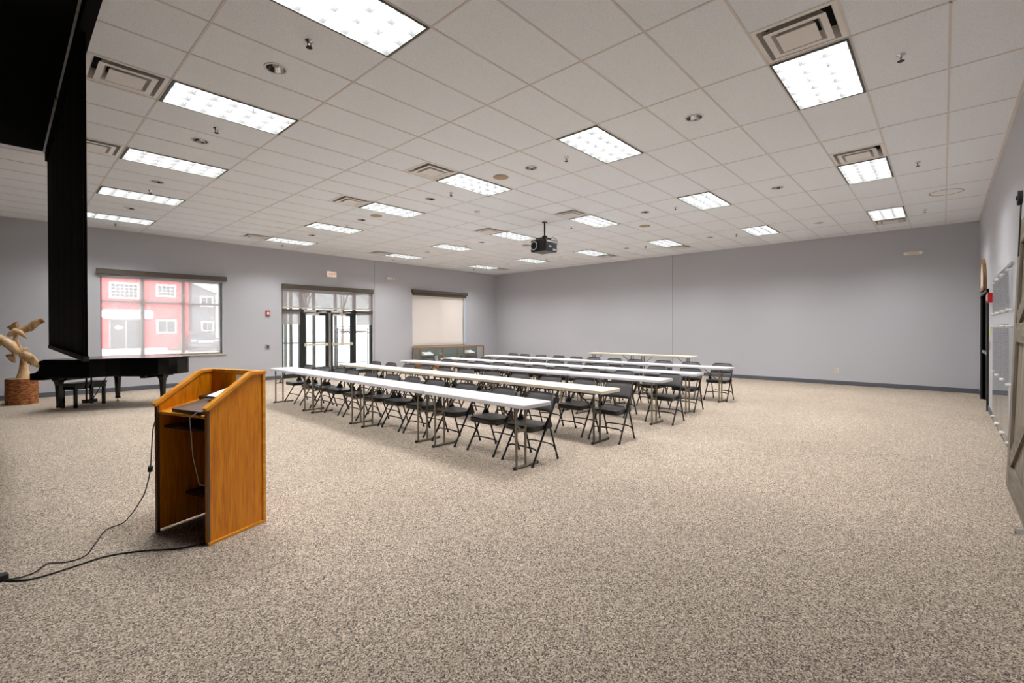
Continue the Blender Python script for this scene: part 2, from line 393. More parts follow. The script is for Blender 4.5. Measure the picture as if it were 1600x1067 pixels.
def make_vent():
    t = thing('ceiling_vent', '', 'air vent', group='square ceiling air vents')
    d = GV; c = d/2
    MB().box(.01, d-.01, .01, d-.01, .11, .12).build('backing', M['ventdark'], t)
    def ring(mb, r0, z0, r1, z1):                # sloped square ring
        vs = [(c+a*r0, c+b_*r0, z0) for a, b_ in ((-1, -1), (1, -1), (1, 1), (-1, 1))]+[(c+a*r1, c+b_*r1, z1) for a, b_ in ((-1, -1), (1, -1), (1, 1), (-1, 1))]
        mb.add(vs, [(i, (i+1) % 4, 4+(i+1) % 4, 4+i) for i in range(4)])
    f = MB(); ring(f, c-.006, 0, c-.045, 0); ring(f, c-.045, 0, c-.075, .1); ring(f, c-.006, 0, c-.006, .11); f.build('frame', M['vent'], t)
    f = MB(); ring(f, .218, -.014, .172, -.014); ring(f, .218, -.014, .208, -.004); ring(f, .172, -.014, .14, .05); ring(f, .208, -.004, .165, .06); f.build('vane', M['vent'], t)
    f = MB(); f.box(c-.138, c+.138, c-.138, c+.138, -.022, -.016); ring(f, .138, -.016, .09, .05); f.build('centre_plate', M['vent'], t)
    return t
COLN = {-3: 'first column beside the screen', 0: 'second column from the screen', 3: 'third column from the screen', 6: 'last column before the back wall'}
ROWN = {12: 'nearest the window wall', 8: 'second from the window wall', 4: 'third from the window wall', 0: 'fourth from the window wall', -4: 'fifth from the window wall', -8: 'farthest from the windows'}
tro = None
for (a, b_) in FIX:
    lab = 'ceiling light in %s, %s' % (COLN[a], ROWN[b_])
    if tro is None: tro = make_troffer(); o = tro; o['label'] = lab; o.location = (gx(a), gy(b_), H)
    else: dup(tro, (gx(a), gy(b_), H), lab)
ven = None
for (a, b_) in VENTS:
    fu = 6 if a == 7 else int(a+.5)
    lab = 'air vent, %s, %s' % (COLN[fu].replace(' from the screen', ''), ROWN[b_])
    if ven is None: ven = make_vent(); ven['label'] = lab; ven.location = (gx(a), gy(b_), H)
    else: dup(ven, (gx(a), gy(b_), H), lab)
# ---- recessed downlights
def make_down():
    t = thing('downlight', '', 'downlight', group='unlit recessed ceiling downlights')
    MB().lathe([(.085, .0), (.083, -.006), (.102, -.006), (.104, 0)], caps=False).build('trim_ring', M['vent'], t)
    MB().lathe([(.084, -.002), (.07, .06), (.055, .10)], caps=False).build('reflector', M['chrome'], t)
    MB().lathe([(.055, .10), (.05, .13), (.001, .14)], caps=False).build('lamp_cup', M['ventdark'], t)
    f = MB(); f.path([(0, 0, .13), (0, 0, .05)], .018, 10); f.path([(-.02, 0, .12), (-.02, 0, .045), (.02, 0, .045), (.02, 0, .12)], .008, 8); f.build('bulb', M['white'], t)
    return t
dn = None
DROW = {-6: 'nearest the right wall', -2: 'over the near table ends', 2: 'over the table middles', 6: 'over the far table ends', 10: 'nearest the window wall'}
DCOL = {-3: 'column beside the screen', 0: 'second column from the screen', 3: 'third column from the screen', 6: 'column nearest the blank wall'}
for (a, b_) in DOWN:
    lab = 'round downlight, %s, %s' % (DCOL[a], DROW[b_]); loc = (gx(a+.5), gy(b_+.5), H)
    if dn is None: dn = make_down(); dn['label'] = lab; dn.location = loc
    else: dup(dn, loc, lab)
# ---- sprinklers
def make_sprk():
    t = thing('sprinkler', '', 'sprinkler', group='ceiling sprinklers')
    MB().lathe([(.035, .002), (.035, -.004), (.012, -.012), (.01, -.03)], n=16).build('escutcheon', M['chrome'], t)
    f = MB(); f.path([(-.012, 0, -.012), (-.014, 0, -.04), (0, 0, -.055)], .004, 6); f.path([(.012, 0, -.012), (.014, 0, -.04), (0, 0, -.055)], .004, 6); f.build('frame_arm', M['rubber'], t)
    MB().lathe([(.026, -.055), (.026, -.058)], n=12).build('deflector', M['rubber'], t)
    return t
sp = None
for i, x in enumerate((1.76, 5.41, 9.07, 12.8)):
    for j, y in enumerate((.28, 3.9, 6.4, 10.08, 13.76)):
        if i == 0 and j == 0: continue
        lab = 'sprinkler, %s column from the screen, %s from the right wall' % (ORD[i], ORD[j])
        if sp is None: sp = make_sprk(); sp['label'] = lab; sp.location = (x, y, H)
        else: dup(sp, (x, y, H), lab)
# ---- ceiling speakers, smoke detector, stain ring
for (x, y, lab) in ((5.39, 5.16, 'round tan ceiling speaker nearest the camera'), (5.41, 8.84, 'round tan ceiling speaker over the middle of the left tables'), (10.26, 5.15, 'round tan ceiling speaker right of the projector'), (10.26, 8.82, 'round tan ceiling speaker behind the projector')):
    tag(MB().lathe([(.118, .001), (.122, -.008), (.11, -.014), (.001, -.016)], (x, y, H), 32).build('ceiling_speaker', M['tan']), lab, 'speaker', 'round ceiling speakers')
tag(MB().lathe([(.06, .0), (.06, -.02), (.045, -.04), (.03, -.045)], (6.62, 7.01, H), 24).build('smoke_detector', M['white']), 'small white smoke detector between speaker and projector', 'smoke detector')
tag(MB().lathe([(.235, .0), (.235, -.003), (.215, -.003), (.215, 0)], (11.42, -.03, H-.001), 40, caps=False).build('ceiling_ring', M['stain']), 'flush beige ring on the ceiling near the barn door wall', 'ceiling ring')

# ================================================================== SCREEN
t = thing('projection_screen', 'tall black backed projection screen hanging from the ceiling by the piano', 'projection screen', (.44, 6.84, 3.8))
MB().box(-.03, .05, -3.2, 2.1, -.03, .09).build('case', M['panelblack'], t, bevel=.006)
f = MB(); N = 40
for k in range(N+1):
    y = -1.99+3.98*k/N; dx = .006*math.sin(k*.9)
    f.v += [(dx+.004, y, -.03), (dx+.004, y, -2.52), (dx-.004, y, -.03), (dx-.004, y, -2.52)]
for k in range(N):
    a = 4*k
    for q in ((a, a+1, a+5, a+4), (a+2, a+6, a+7, a+3), (a+1, a+3, a+7, a+5)): f.f.append(q); f.mi.append(0); f.sm.append(True)
f.f += [(0, 2, 3, 1), (4*N, 4*N+1, 4*N+3, 4*N+2)]; f.mi += [0, 0]; f.sm += [False, False]
f.build('screen_cloth', M['screen'], t)
MB().box(-.02, .02, -1.99, 1.99, -2.56, -2.515).build('bottom_bar', M['rubber'], t, bevel=.008)
for yy in (-1.96, 1.96): MB().box(-.012, .012, yy-.03, yy+.03, -2.52, -.03).build('edge_hem', M['panelblack'], t)
# flat black area over the ceiling left of the screen, with metal edge
t = thing('ceiling_black_area', 'large flat black area on the ceiling left of the projection screen', 'ceiling panel', (-1.0, 4.1, H-.02))
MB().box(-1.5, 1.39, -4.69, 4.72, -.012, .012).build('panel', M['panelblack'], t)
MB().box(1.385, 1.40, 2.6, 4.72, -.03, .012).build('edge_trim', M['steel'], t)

# ================================================================== WINDOWS
def valance(name, x0, x1, z0, z1, y0, label, parent=None):
    o = MB().box(x0, x1, y0, YA-.001, z0+.03, z1).box(x0+.01, x1-.01, y0+.02, YA-.005, z0, z0+.03).build(name, M['bronze'], parent, bevel=.004)
    return o
# window 1
t = bpy.data.objects.new('window_1', None); COL.objects.link(t); t['kind'] = 'structure'
x0, x1, z0, z1 = W1; ys = YA+.10
f = MB()
f.box(x0, x1, ys, ys+.06, z0, z0+.04); f.box(x0, x1, ys, ys+.06, z1-.06, z1); f.box(x0, x0+.05, ys, ys+.06, z0+.04, z1-.06); f.box(x1-.09, x1, ys, ys+.06, z0+.04, z1-.06)
for xm in (2.40, 3.25): f.box(xm-.035, xm+.035, ys-.01, ys+.07, z0+.04, z1-.06)
f.box(x0+.05, x1-.05, ys-.008, ys+.06, 2.15, 2.20)
f.build('window_frame', M['frame'], t)
MB().box(x0+.05, x1-.09, ys+.03, ys+.036, z0+.04, z1-.06).build('glass_pane', M['glass'], t)
MB().box(x0-.03, x1+.06, YA-.03, ys, z0-.035, z0).build('window_sill', M['sill'], t, bevel=.004)
f = MB(); f.box(x0, x0+.012, YA, ys, z0, z1); f.box(x1-.012, x1, YA, ys, z0, z1); f.box(x0, x1, YA, ys, z1-.012, z1); f.build('reveal', M['winwhite'], t)
t = thing('roller_shade', 'sheer roller shade under a bronze valance over the left window', 'roller shade', ((x0+x1)/2, YA, z1+.08))
MB().box(-1.36, 1.36, -.12, -.001, -.06, .06).build('valance', M['bronze'], t, bevel=.005)
MB().box(-1.25, 1.22, .04, .042, -2.01, -.05).build('shade_cloth', M['sheer'], t)
MB().box(-1.25, 1.22, .034, .048, -2.04, -2.01).build('hem_bar', M['sill'], t)
# window 2 (opaque shade)
t = bpy.data.objects.new('window_2', None); COL.objects.link(t); t['kind'] = 'structure'
x0, x1, z0, z1 = W2
f = MB(); f.box(x0, x1, ys, ys+.06, z0, z0+.05); f.box(x0, x1, ys, ys+.06, z1-.05, z1); f.box(x0, x0+.05, ys, ys+.06, z0, z1); f.box(x1-.05, x1, ys, ys+.06, z0, z1); f.box((x0+x1)/2-.03, (x0+x1)/2+.03, ys, ys+.06, z0, z1)
f.build('window_frame', M['frame'], t)
MB().box(x0+.05, x1-.05, ys+.03, ys+.036, z0+.05, z1-.05).build('glass_pane', M['glass'], t)
f = MB(); f.box(x1-.012, x1, YA, ys, z0, z1); f.box(x0, x0+.012, YA, ys, z0, z1); f.build('reveal', M['winwhite'], t)
MB().box(x0-.03, x1+.03, YA-.02, ys, z0-.03, z0).build('window_sill', M['sill'], t)
t = thing('roller_shade', 'cream roller shade pulled fully down above the glass display case', 'roller shade', ((x0+x1)/2, YA, z1+.05))
MB().box(-1.38, 1.36, -.13, -.001, -.05, .07).box(-1.33, 1.31, -.09, -.001, -.14, -.05).build('valance', M['bronze'], t, bevel=.005)
f = MB(); NX, NZ = 26, 20; off = len(f.v)
for j in range(NZ+1):
    for i in range(NX+1):
        a, b_ = i/NX, j/NZ; x = -1.32+2.54*a; z = -.13-1.90*b_
        y = .03+.012*math.sin(a*5+b_*4)*b_+.008*math.sin(a*11-b_*6)
        f.v.append((x, y, z))
for j in range(NZ):
    for i in range(NX): f.f.append((j*(NX+1)+i, j*(NX+1)+i+1, (j+1)*(NX+1)+i+1, (j+1)*(NX+1)+i)); f.mi.append(0); f.sm.append(True)
f.build('shade_cloth', M['shade'], t)
MB().box(-1.32, 1.22, .015, .045, -2.05, -2.02).box(-1.32, 1.22, .024, .03, -2.02, -1.95).build('hem_bar', M['shade'], t)

# ================================================================== ENTRANCE
t = bpy.data.objects.new('door_1', None); COL.objects.link(t); t['kind'] = 'structure'
x0, x1, _, z1 = D1; yd = YA+.06
f = MB()
for a, b_ in ((x0, x0+.05), (x1-.05, x1)): f.box(a, b_, yd, yd+.1, 0, z1)
f.box(x0, x1, yd, yd+.1, 2.03, 2.12); f.box(x0, x1, yd, yd+.1, z1-.05, z1)
for xm in (6.33, 8.13): f.box(xm-.055, xm+.055, yd-.005, yd+.1, 0, 2.12); f.box(xm-.03, xm+.03, yd, yd+.1, 2.12, z1)
f.box(x0, 6.3, yd, yd+.1, 0, .12); f.box(8.18, x1, yd, yd+.1, 0, .12)
f.build('door_frame', M['dark'], t)
MB().box(7.215, 7.285, yd-.02, yd+.08, 0, 2.03).build('centre_post', M['steel'], t)
f = MB(); f.box(x0+.05, x1-.05, yd+.04, yd+.046, 2.12, z1-.05); f.box(x0+.05, 6.28, yd+.04, yd+.046, .12, 2.03); f.box(8.18, x1-.05, yd+.04, yd+.046, .12, 2.03)
f.build('sidelight_glass', M['glass'], t)
for (a, b_) in ((6.385, 7.215), (7.285, 8.075)):
    lf = MB(); lf.box(a, a+.09, yd+.01, yd+.055, .02, 2.02); lf.box(b_-.09, b_, yd+.01, yd+.055, .02, 2.02); lf.box(a+.09, b_-.09, yd+.01, yd+.055, 1.93, 2.02); lf.box(a+.09, b_-.09, yd+.01, yd+.055, .02, .2)
    leaf = lf.build('door_leaf', M['dark'], t)
    MB().box(a+.09, b_-.09, yd+.03, yd+.036, .2, 1.93).build('door_glass', M['glass'], leaf)
    MB().box(a+.03, b_-.03, yd-.07, yd-.02, .98, 1.03).box(a+.04, a+.1, yd-.05, yd+.01, .96, 1.05).box(b_-.1, b_-.04, yd-.05, yd+.01, .96, 1.05).build('push_bar', M['cream'], leaf)
    f = MB(); f.box(a+.08, a+.5, yd-.06, yd+.01, 1.93, 1.99); f.bar((a+.3, yd-.04, 2.0), (b_-.15, yd-.16, 2.045), .03, .02); f.bar((b_-.15, yd-.16, 2.045), (b_-.3, yd-.01, 2.07), .03, .02); f.build('door_closer', M['vent'], leaf)
    MB().box(a+.02, a+.4, yd-.05, yd-.005, 2.04, 2.10).build('header_box', M['vent'], t)
# shades of the entrance
t = thing('roller_shade', 'sheer transom shade with bronze valance above the entrance doors', 'roller shade', (7.26, YA, 2.86))
MB().box(-1.54, 1.54, -.07, -.001, -.13, .01).build('valance', M['bronze'], t, bevel=.004)
MB().box(-1.5, 1.5, .02, .022, -.68, -.05).build('shade_cloth', M['sheer2'], t)
MB().box(-1.5, 1.5, .014, .028, -.72, -.68).build('hem_bar', M['sill'], t)
for (a, b_, lab) in ((5.74, 6.29, 'short sheer shade over the left sidelight of the entrance'), (8.17, 8.77, 'short sheer shade over the right sidelight of the entrance')):
    t = thing('roller_shade', lab, 'roller shade', ((a+b_)/2, YA, 2.12)); hw = (b_-a)/2
    MB().box(-hw, hw, -.05, .03, -.08, 0).build('valance', M['bronze'], t)
    MB().box(-hw+.01, hw-.01, .02, .022, -.47, -.08).build('shade_cloth', M['sheer2'], t)
# vestibule beyond the doors
V = MB(); yv = 17.3
for xm in (5.35, 6.25, 7.1, 7.95, 8.8, 9.6): V.box(xm-.045, xm+.045, yv, yv+.1, 0, 2.9)
for zz in (0, 2.05, 2.85): V.box(5.3, 9.65, yv, yv+.1, zz, zz+.08)
for yy in (14.95, 16.1): V.box(9.55, 9.65, yy-.04, yy+.04, 0, 2.9); V.box(5.3, 5.4, yy-.04, yy+.04, 0, 2.9)
for zz in (0, 2.05, 2.85):
    for xx in (5.3, 9.55): V.box(xx, xx+.1, 14.9, yv, zz, zz+.08)
V.box(6.7, 7.5, yv-.05, yv, .98, 1.02); V.box(7.6, 8.5, yv-.05, yv, .98, 1.02)
for xm in (6.0, 7.55, 8.3): V.box(xm-.06, xm+.06, 18.9, 19.1, 0, 3.2)
v = V.build('trim_3', M['frame']); struct(v)
struct(MB().box(5.2, 9.75, YA+T, yv+.2, -.02, .0).build('trim_6', M['base']))
f = MB()
for k in range(3): f.box(5.2+4.55*k/3+.06, 5.2+4.55*(k+1)/3-.06, yv+.04, yv+.046, .1, 2.0)
struct(f.build('window_3', M['glass']))
struct(MB().box(5.2, 9.75, YA+T, yv+.2, 2.93, 3.05).build('trim_4', M['trimw']))
# coat rack with hangers
t = thing('coat_rack', 'chrome coat rack standing outside the entrance glass', 'coat rack', (8.75, 15.9, 0))
f = MB()
for sx in (-.6, .6):
    f.path([(sx, 0, .08), (sx, 0, 1.55)], .016)
MB().path([(-.68, 0, 1.5), (.68, 0, 1.5)], .014).build('rail', M['steel'], t)
MB().path([(-.68, 0, 1.58), (.68, 0, 1.58)], .012).path([(-.6, 0, .3), (.6, 0, .3)], .012).build('shelf_rail', M['steel'], t)
f.build('post', M['blackmetal'], t)
for sx in (-.6, .6): MB().box(sx-.03, sx+.03, -.25, .25, .03, .08).build('foot', M['blackmetal'], t)
hang = None
for k in range(11):
    x = 8.75-.48+.096*k
    lab = 'wooden coat hanger, %s from the left on the coat rack' % ORD[k]
    if hang is None:
        hang = thing('coat_hanger', lab, 'coat hanger', (x, 15.9, 1.5), .5, 'hangers on the coat rack')
        MB().path([(0, -.01, .0), (0, .015, .015), (0, .02, -.01), (0, 0, -.05)], .003, 6).build('hook', M['steel'], hang)
        MB().path([(0, -.2, -.15), (0, -.1, -.09), (0, 0, -.06), (0, .1, -.09), (0, .2, -.15)], .014, 8).build('shoulder_bar', M['pink'], hang)
    else: dup(hang, (x, 15.9, 1.5), lab, .35+.05*(k % 5))

# ================================================================== WALL DEVICES
# exit sign
t = thing('exit_sign', 'lit exit sign with red letters above the entrance', 'exit sign', (7.285, YA, 3.28))
MB().box(-.165, .165, -.045, -.001, -.1, .1).build('housing', M['white'], t, bevel=.004)
MB().box(-.15, .15, -.048, -.045, -.086, .086).build('face', M['exitface'], t)
text('EXIT', .115, (.01, -.049, 0), (PI/2, 0, 0), M['exitred'], 'lettering', t)
def emlight(x, y, z, rz, lab):
    t = thing('emergency_light', lab, 'emergency light', (x, y, z), rz)
    MB().box(-.1, .1, -.06, -.001, -.05, .05).build('housing', M['cream'], t, bevel=.006)
    for s_ in (-1, 1):
        MB().path([(s_*.135, -.035, 0), (s_*.135, -.1, -.01)], .038, 14, rr=[.03, .042]).build('lamp_head', M['white'], t)
emlight(9.45, YA, 3.31, 0, 'twin head emergency light right of the exit sign')
emlight(XB, .54, 3.29, -PI/2, 'twin head emergency light high on the blank back wall')
# strobe and pull station
t = thing('fire_alarm', 'red and white fire alarm strobe left of the entrance', 'fire alarm', (5.32, YA, 1.97))
MB().box(-.06, .06, -.04, -.001, -.075, .075).build('housing', M['red'], t, bevel=.004)
MB().box(-.035, .035, -.055, -.04, -.045, .035).build('strobe_lens', M['white'], t, bevel=.004)
t = thing('wall_switch', 'steel switch plate low on the wall left of the entrance', 'wall switch', (5.32, YA, .98))
MB().box(-.06, .06, -.012, -.001, -.075, .075).build('plate', M['steel'], t, bevel=.002)
MB().box(-.03, .03, -.03, -.012, -.035, .035).build('rocker', M['pad'], t)
t = thing('fire_alarm', 'red fire alarm box beside the dark side door', 'fire alarm', (11.1, YC, 1.98), PI)
MB().box(-.12, .12, -.06, -.001, -.08, .08).build('housing', M['red'], t, bevel=.004)
MB().box(-.04, .04, -.075, -.06, -.05, .05).build('strobe_lens', M['white'], t, bevel=.004)
t = thing('wall_outlet', 'cream electrical outlet low on the blank back wall', 'outlet', (XB, 2.07, .365), -PI/2)
MB().box(-.04, .04, -.008, -.001, -.065, .065).build('plate', M['cream'], t, bevel=.002)
for zz in (-.025, .025): MB().box(-.015, .015, -.011, -.008, zz-.014, zz+.014).build('socket', M['tan'], t)

# ================================================================== RIGHT WALL: door, arched frame, boards, barn door
t = bpy.data.objects.new('door_2', None); COL.objects.link(t); t['kind'] = 'structure'
x0, x1, _, z1 = DR
f = MB(); f.box(x0-.05, x0, YC-.1, YC+.03, 0, z1+.05); f.box(x1, x1+.05, YC-.1, YC+.03, 0, z1+.05); f.box(x0-.05, x1+.05, YC-.1, YC+.03, z1, z1+.05)
f.build('door_frame', M['dark'], t)
for k, (a, b_) in enumerate(((x0+.005, 12.895), (12.905, x1-.005))):
    lf = MB().box(a, b_, YC-.09, YC-.045, .01, z1-.005).build('door_leaf', M['dark'], t)
    MB().box(a+.15, b_-.15, YC-.045, YC-.04, 1.0, 1.9).build('door_window', M['darkglass'], lf)
    MB().box(a+.08, b_-.08, YC-.03, YC+.01, .98, 1.03).build('push_bar', M['steel'], lf)
struct(MB().box(x0-.3, x1+.3, YC-T-.05, YC-T, 0, 2.5).build('trim_5', M['panelblack']))
for zz, lab in ((1.42, 'small yellow notice on the wall beside the dark side door'), (1.17, 'smaller tan notice under the yellow one by the side door')):
    tag(MB().box(11.6, 11.75, YC, YC+.004, zz-.07, zz+.07).build('wall_notice', M['yellow'] if zz > 1.3 else M['tan']), lab, 'notice')
t = thing('arched_frame', 'arched wooden framed glass panel above the dark side door', 'arched frame', (13.1, YC, 2.2))
out_, inn = [(-.62, 0)], [(-.54, .07)]
ar = [( .62*math.cos(math.radians(a)), .12+.52*math.sin(math.radians(a))) for a in range(0, 181, 12)]
ai = [( .53*math.cos(math.radians(a)), .14+.43*math.sin(math.radians(a))) for a in range(0, 181, 12)]
op = [(.62, 0)]+ar+[(-.62, 0)]; ip = [(.53, .07)]+ai+[(-.53, .07)]
f = MB(); n_ = len(op); vs = []
for y in (.005, .05):
    vs += [(x, y, z) for x, z in op]+[(x, y, z) for x, z in ip]
fs = []
for i in range(n_):
    j = (i+1) % n_
    fs += [(i, j, n_+j, n_+i), (2*n_+i, 3*n_+i, 3*n_+j, 2*n_+j), (i, 2*n_+i, 2*n_+j, j), (n_+i, n_+j, 3*n_+j, 3*n_+i)]
f.add(vs, fs); f.build('frame', M['carved'], t)
MB().prism([(x, z) for x, z in ip], .02, .04, tf=lambda p: Vector((p.x, p.z, p.y))).build('glass_face', M['shade'], t)
# glass honour boards
def board(xc, w_, z0, z1, lab, cols, dark):
    t = thing('glass_board', lab, 'glass board', (xc, YC, z0), 0, 'glass name boards on the right wall')
    h = z1-z0; MB().box(-w_/2, w_/2, .035, .041, 0, h).build('glass_sheet', M['boardglass'], t)
    L = MB(); rnd = random.Random(int(xc*100)); rows = int((h-.1)/.028)
    for c in range(cols):
        cx0 = -w_/2+.05+c*(w_-.1)/cols; cw = (w_-.1)/cols-.02
        for r in range(rows):
            if z0 < 1 and r > rows*.5: break
            zz = h-.06-r*.028; x = cx0; end = cx0+cw*rnd.uniform(.6, 1)
            while x < end:
                ww = rnd.uniform(.02, .06); L.box(x, min(x+ww, end), .0412, .0418, zz, zz+.012); x += ww+.012
    L.build('printed_lines', M['ink'], t)
    zs = [0.03, h-.03] if z0 > 1 else [.03, h*.5, h-.03]
    for sx in (-w_/2+.03, w_/2-.03):
        for zz in zs:
            MB().path([(sx, .002, zz), (sx, .06, zz)], .016, 12).build('standoff', M['white'], t)
names_ = ['nearest the barn door', 'in the middle', 'nearest the side door']
for k in range(3):
    xc = 8.36+.8*k
    board(xc, .77, 1.66, 2.19, 'upper glass name board, the one %s' % names_[k], 2, 0)
    board(xc, .77, .10, 1.53, 'tall lower glass name board, the one %s' % names_[k], 2, 1)
tag(MB().box(7.95, 9.75, YC+.001, YC+.02, 2.225, 2.25).build('wall_rail', M['steel']), 'thin steel rail on the wall above the glass boards', 'rail')
# sliding barn door
BX = 6.32; TH = math.radians(1.9)
t = thing('barn_door', 'grey weathered sliding barn door with diagonal brace on the right wall', 'barn door', (BX, YC+.12, .025))
t.rotation_euler = (TH, 0, 0)
W_, H_ = 2.3, 2.42
f = MB()
for k in range(16):
    a = -W_+k*W_/16; f.box(a+.002, a+W_/16-.002, 0, .022, .02, H_-.02)
f.build('plank_panel', M['barn'], t)
f = MB(); f.box(-.15, 0, .022, .047, 0, H_); f.build('stile', M['barn'], t, bevel=.003)
f = MB(); f.box(-W_, -W_+.15, .022, .047, 0, H_); f.build('stile', M['barn'], t, bevel=.003)
for (a, b_) in ((0, .22), (1.33, 1.50), (H_-.2, H_)): MB().box(-W_+.15, -.15, .022, .045, a, b_).build('rail', M['barnr'], t, bevel=.003)
MB().bar((-W_+.2, .033, 1.30), (-.18, .033, .27), .022, .14).build('diagonal_brace', M['barnr'], t)
MB().bar((-W_+.2, .033, 2.2), (-.18, .033, 1.53), .022, .14).build('diagonal_brace', M['barnr'], t)
for xx in (-.12, -W_+.12):
    h_ = MB().box(xx-.025, xx+.025, .047, .055, H_-.32, H_+.2).build('hanger_strap', M['rubber'], t)
    f = MB(); f.path([(xx, .045, H_+.2), (xx, .075, H_+.2)], .065, 24); f.path([(xx, .075, H_+.2), (xx, .085, H_+.2)], .02, 10); f.build('roller_wheel', M['rubber'], h_)
t = thing('barn_door_track', 'black steel track above the barn door', 'track', (BX-.1, YC, 2.53))
MB().box(-4.2, .1, .045, .053, -.02, .02).build('rail', M['rubber'], t)
for k in range(4): MB().path([(-.2-k*1.2, .0, 0), (-.2-k*1.2, .06, 0)], .012, 8).build('standoff', M['rubber'], t)
t = thing('floor_guide', 'small metal floor guide at the foot of the barn door', 'floor guide', (5.0, YC+.19, 0))
MB().box(-.05, .05, -.03, .03, 0, .006).box(-.05, .05, .02, .026, 0, .03).build('bracket', M['steel'], t)

# ================================================================== PROJECTOR
t = thing('projector', 'black projector hanging from the ceiling on a pole', 'projector', (8.30, 6.62, H))
MB().path([(.04, 0, 0), (.04, 0, -.33)], .018, 12).lathe([(.06, 0), (.06, -.012)], (.04, 0, 0), 16).build('pole', M['blackmetal'], t)
f = MB(); f.box(-.12, .14, -.12, .12, -.385, -.37)
for (a, b_) in ((-.12, -.1), (-.12, .1), (.12, -.1), (.12, .1)): f.box(a-.012, a+.012, b_-.012, b_+.012, -.42, -.37)
f.box(.0, .09, -.035, .035, -.37, -.31); f.build('mount_bracket', M['blackmetal'], t)
MB().box(-.2, .22, -.215, .215, -.69, -.42).build('body', M['laptop'], t, bevel=.02, seg=3)
MB().box(-.16, .2, -.222, -.215, -.48, -.455).box(-.08, .0, -.222, -.215, -.60, -.56).box(.06, .17, -.222, -.215, -.66, -.62).build('port_panel', M['steel'], t)
f = MB(); f.path([(-.2, .09, -.555), (-.235, .09, -.555)], .085, 24); l_ = f.build('lens_barrel', M['rubber'], t)
n_ = 28
f = MB(); vs = [(-.238, .09+.098*math.cos(2*PI*k/n_), -.555+.098*math.sin(2*PI*k/n_)) for k in range(n_)]+[(-.238, .09+.082*math.cos(2*PI*k/n_), -.555+.082*math.sin(2*PI*k/n_)) for k in range(n_)]
f.add(vs, [(k, (k+1) % n_, n_+(k+1) % n_, n_+k) for k in range(n_)]); f.build('lens_ring', M['chrome'], l_)
MB().path([(.0, -.12, -.40), (.1, -.2, -.36), (.24, -.2, -.4), (.26, -.18, -.5), (.225, -.1, -.55)], .006, 6).build('cable', M['rubber'], t)

# ================================================================== TABLES
def make_table(top, leg):
    t = thing('folding_table', '', 'table', group='long folding tables set end to end')
    L, W = 1.742, .455
    MB().prism(rrect(W, L, .05), .658, .70).build('tabletop', top, t, bevel=.006)
    MB().box(-W/2+.03, W/2-.03, -L/2+.05, L/2-.05, .652, .6585).build('underframe', leg, t)
    for s_ in (-1, 1):
        y = s_*(L/2-.175)
        for x in (-.165, -.022): MB().path([(x, y, .03), (x, y, .652)], .0135, 10).build('leg', leg, t)
        fb = MB().path([(-.195, y, .016), (.17, y, .016)], .0145, 10).build('foot_bar', leg, t)
        MB().path([(-.205, y, .016), (-.18, y, .016)], .017, 10).path([(.155, y, .016), (.18, y, .016)], .017, 10).build('foot_cap', M['rubber'], fb)
        MB().bar((-.09, y, .40), (-.09, y-s_*.33, .65), .022, .012).box(-.165, -.022, y-.01, y+.01, .39, .41).build('brace', leg, t)
    return t
ROWX = [3.84, 5.33, 6.97, 8.27, 9.93]; SLANT = .014
tp = {'w': make_table(M['topw'], M['tleg']), 'd': make_table(M['topc'], M['tlegd'])}
used = set()
RN = ['nearest', 'second', 'third', 'fourth', 'fifth']
def put_table(kind, loc, lab, rz, group=None):
    if kind not in used: used.add(kind); o = tp[kind]; o.location = loc; o.rotation_euler = (0, 0, rz); o['label'] = lab
    else: dup(tp[kind], loc, lab, rz)
for i, x in enumerate(ROWX):
    for k in range(4):
        y = 3.12+.875+1.75*k
        kind = 'd' if i == 1 else 'w'
        put_table(kind, (x+SLANT*(y-3.4), y, 0), '%s folding table, %s row from the screen, %s from the near end' % ('cream' if kind == 'd' else 'white', ORD[i], ORD[k]), -SLANT)
for k in range(2):
    put_table('d', (13.4, 6.05+1.75*k, 0), 'cream folding table against the blank back wall, the %s one' % ('right hand' if k == 0 else 'left hand'), 0)

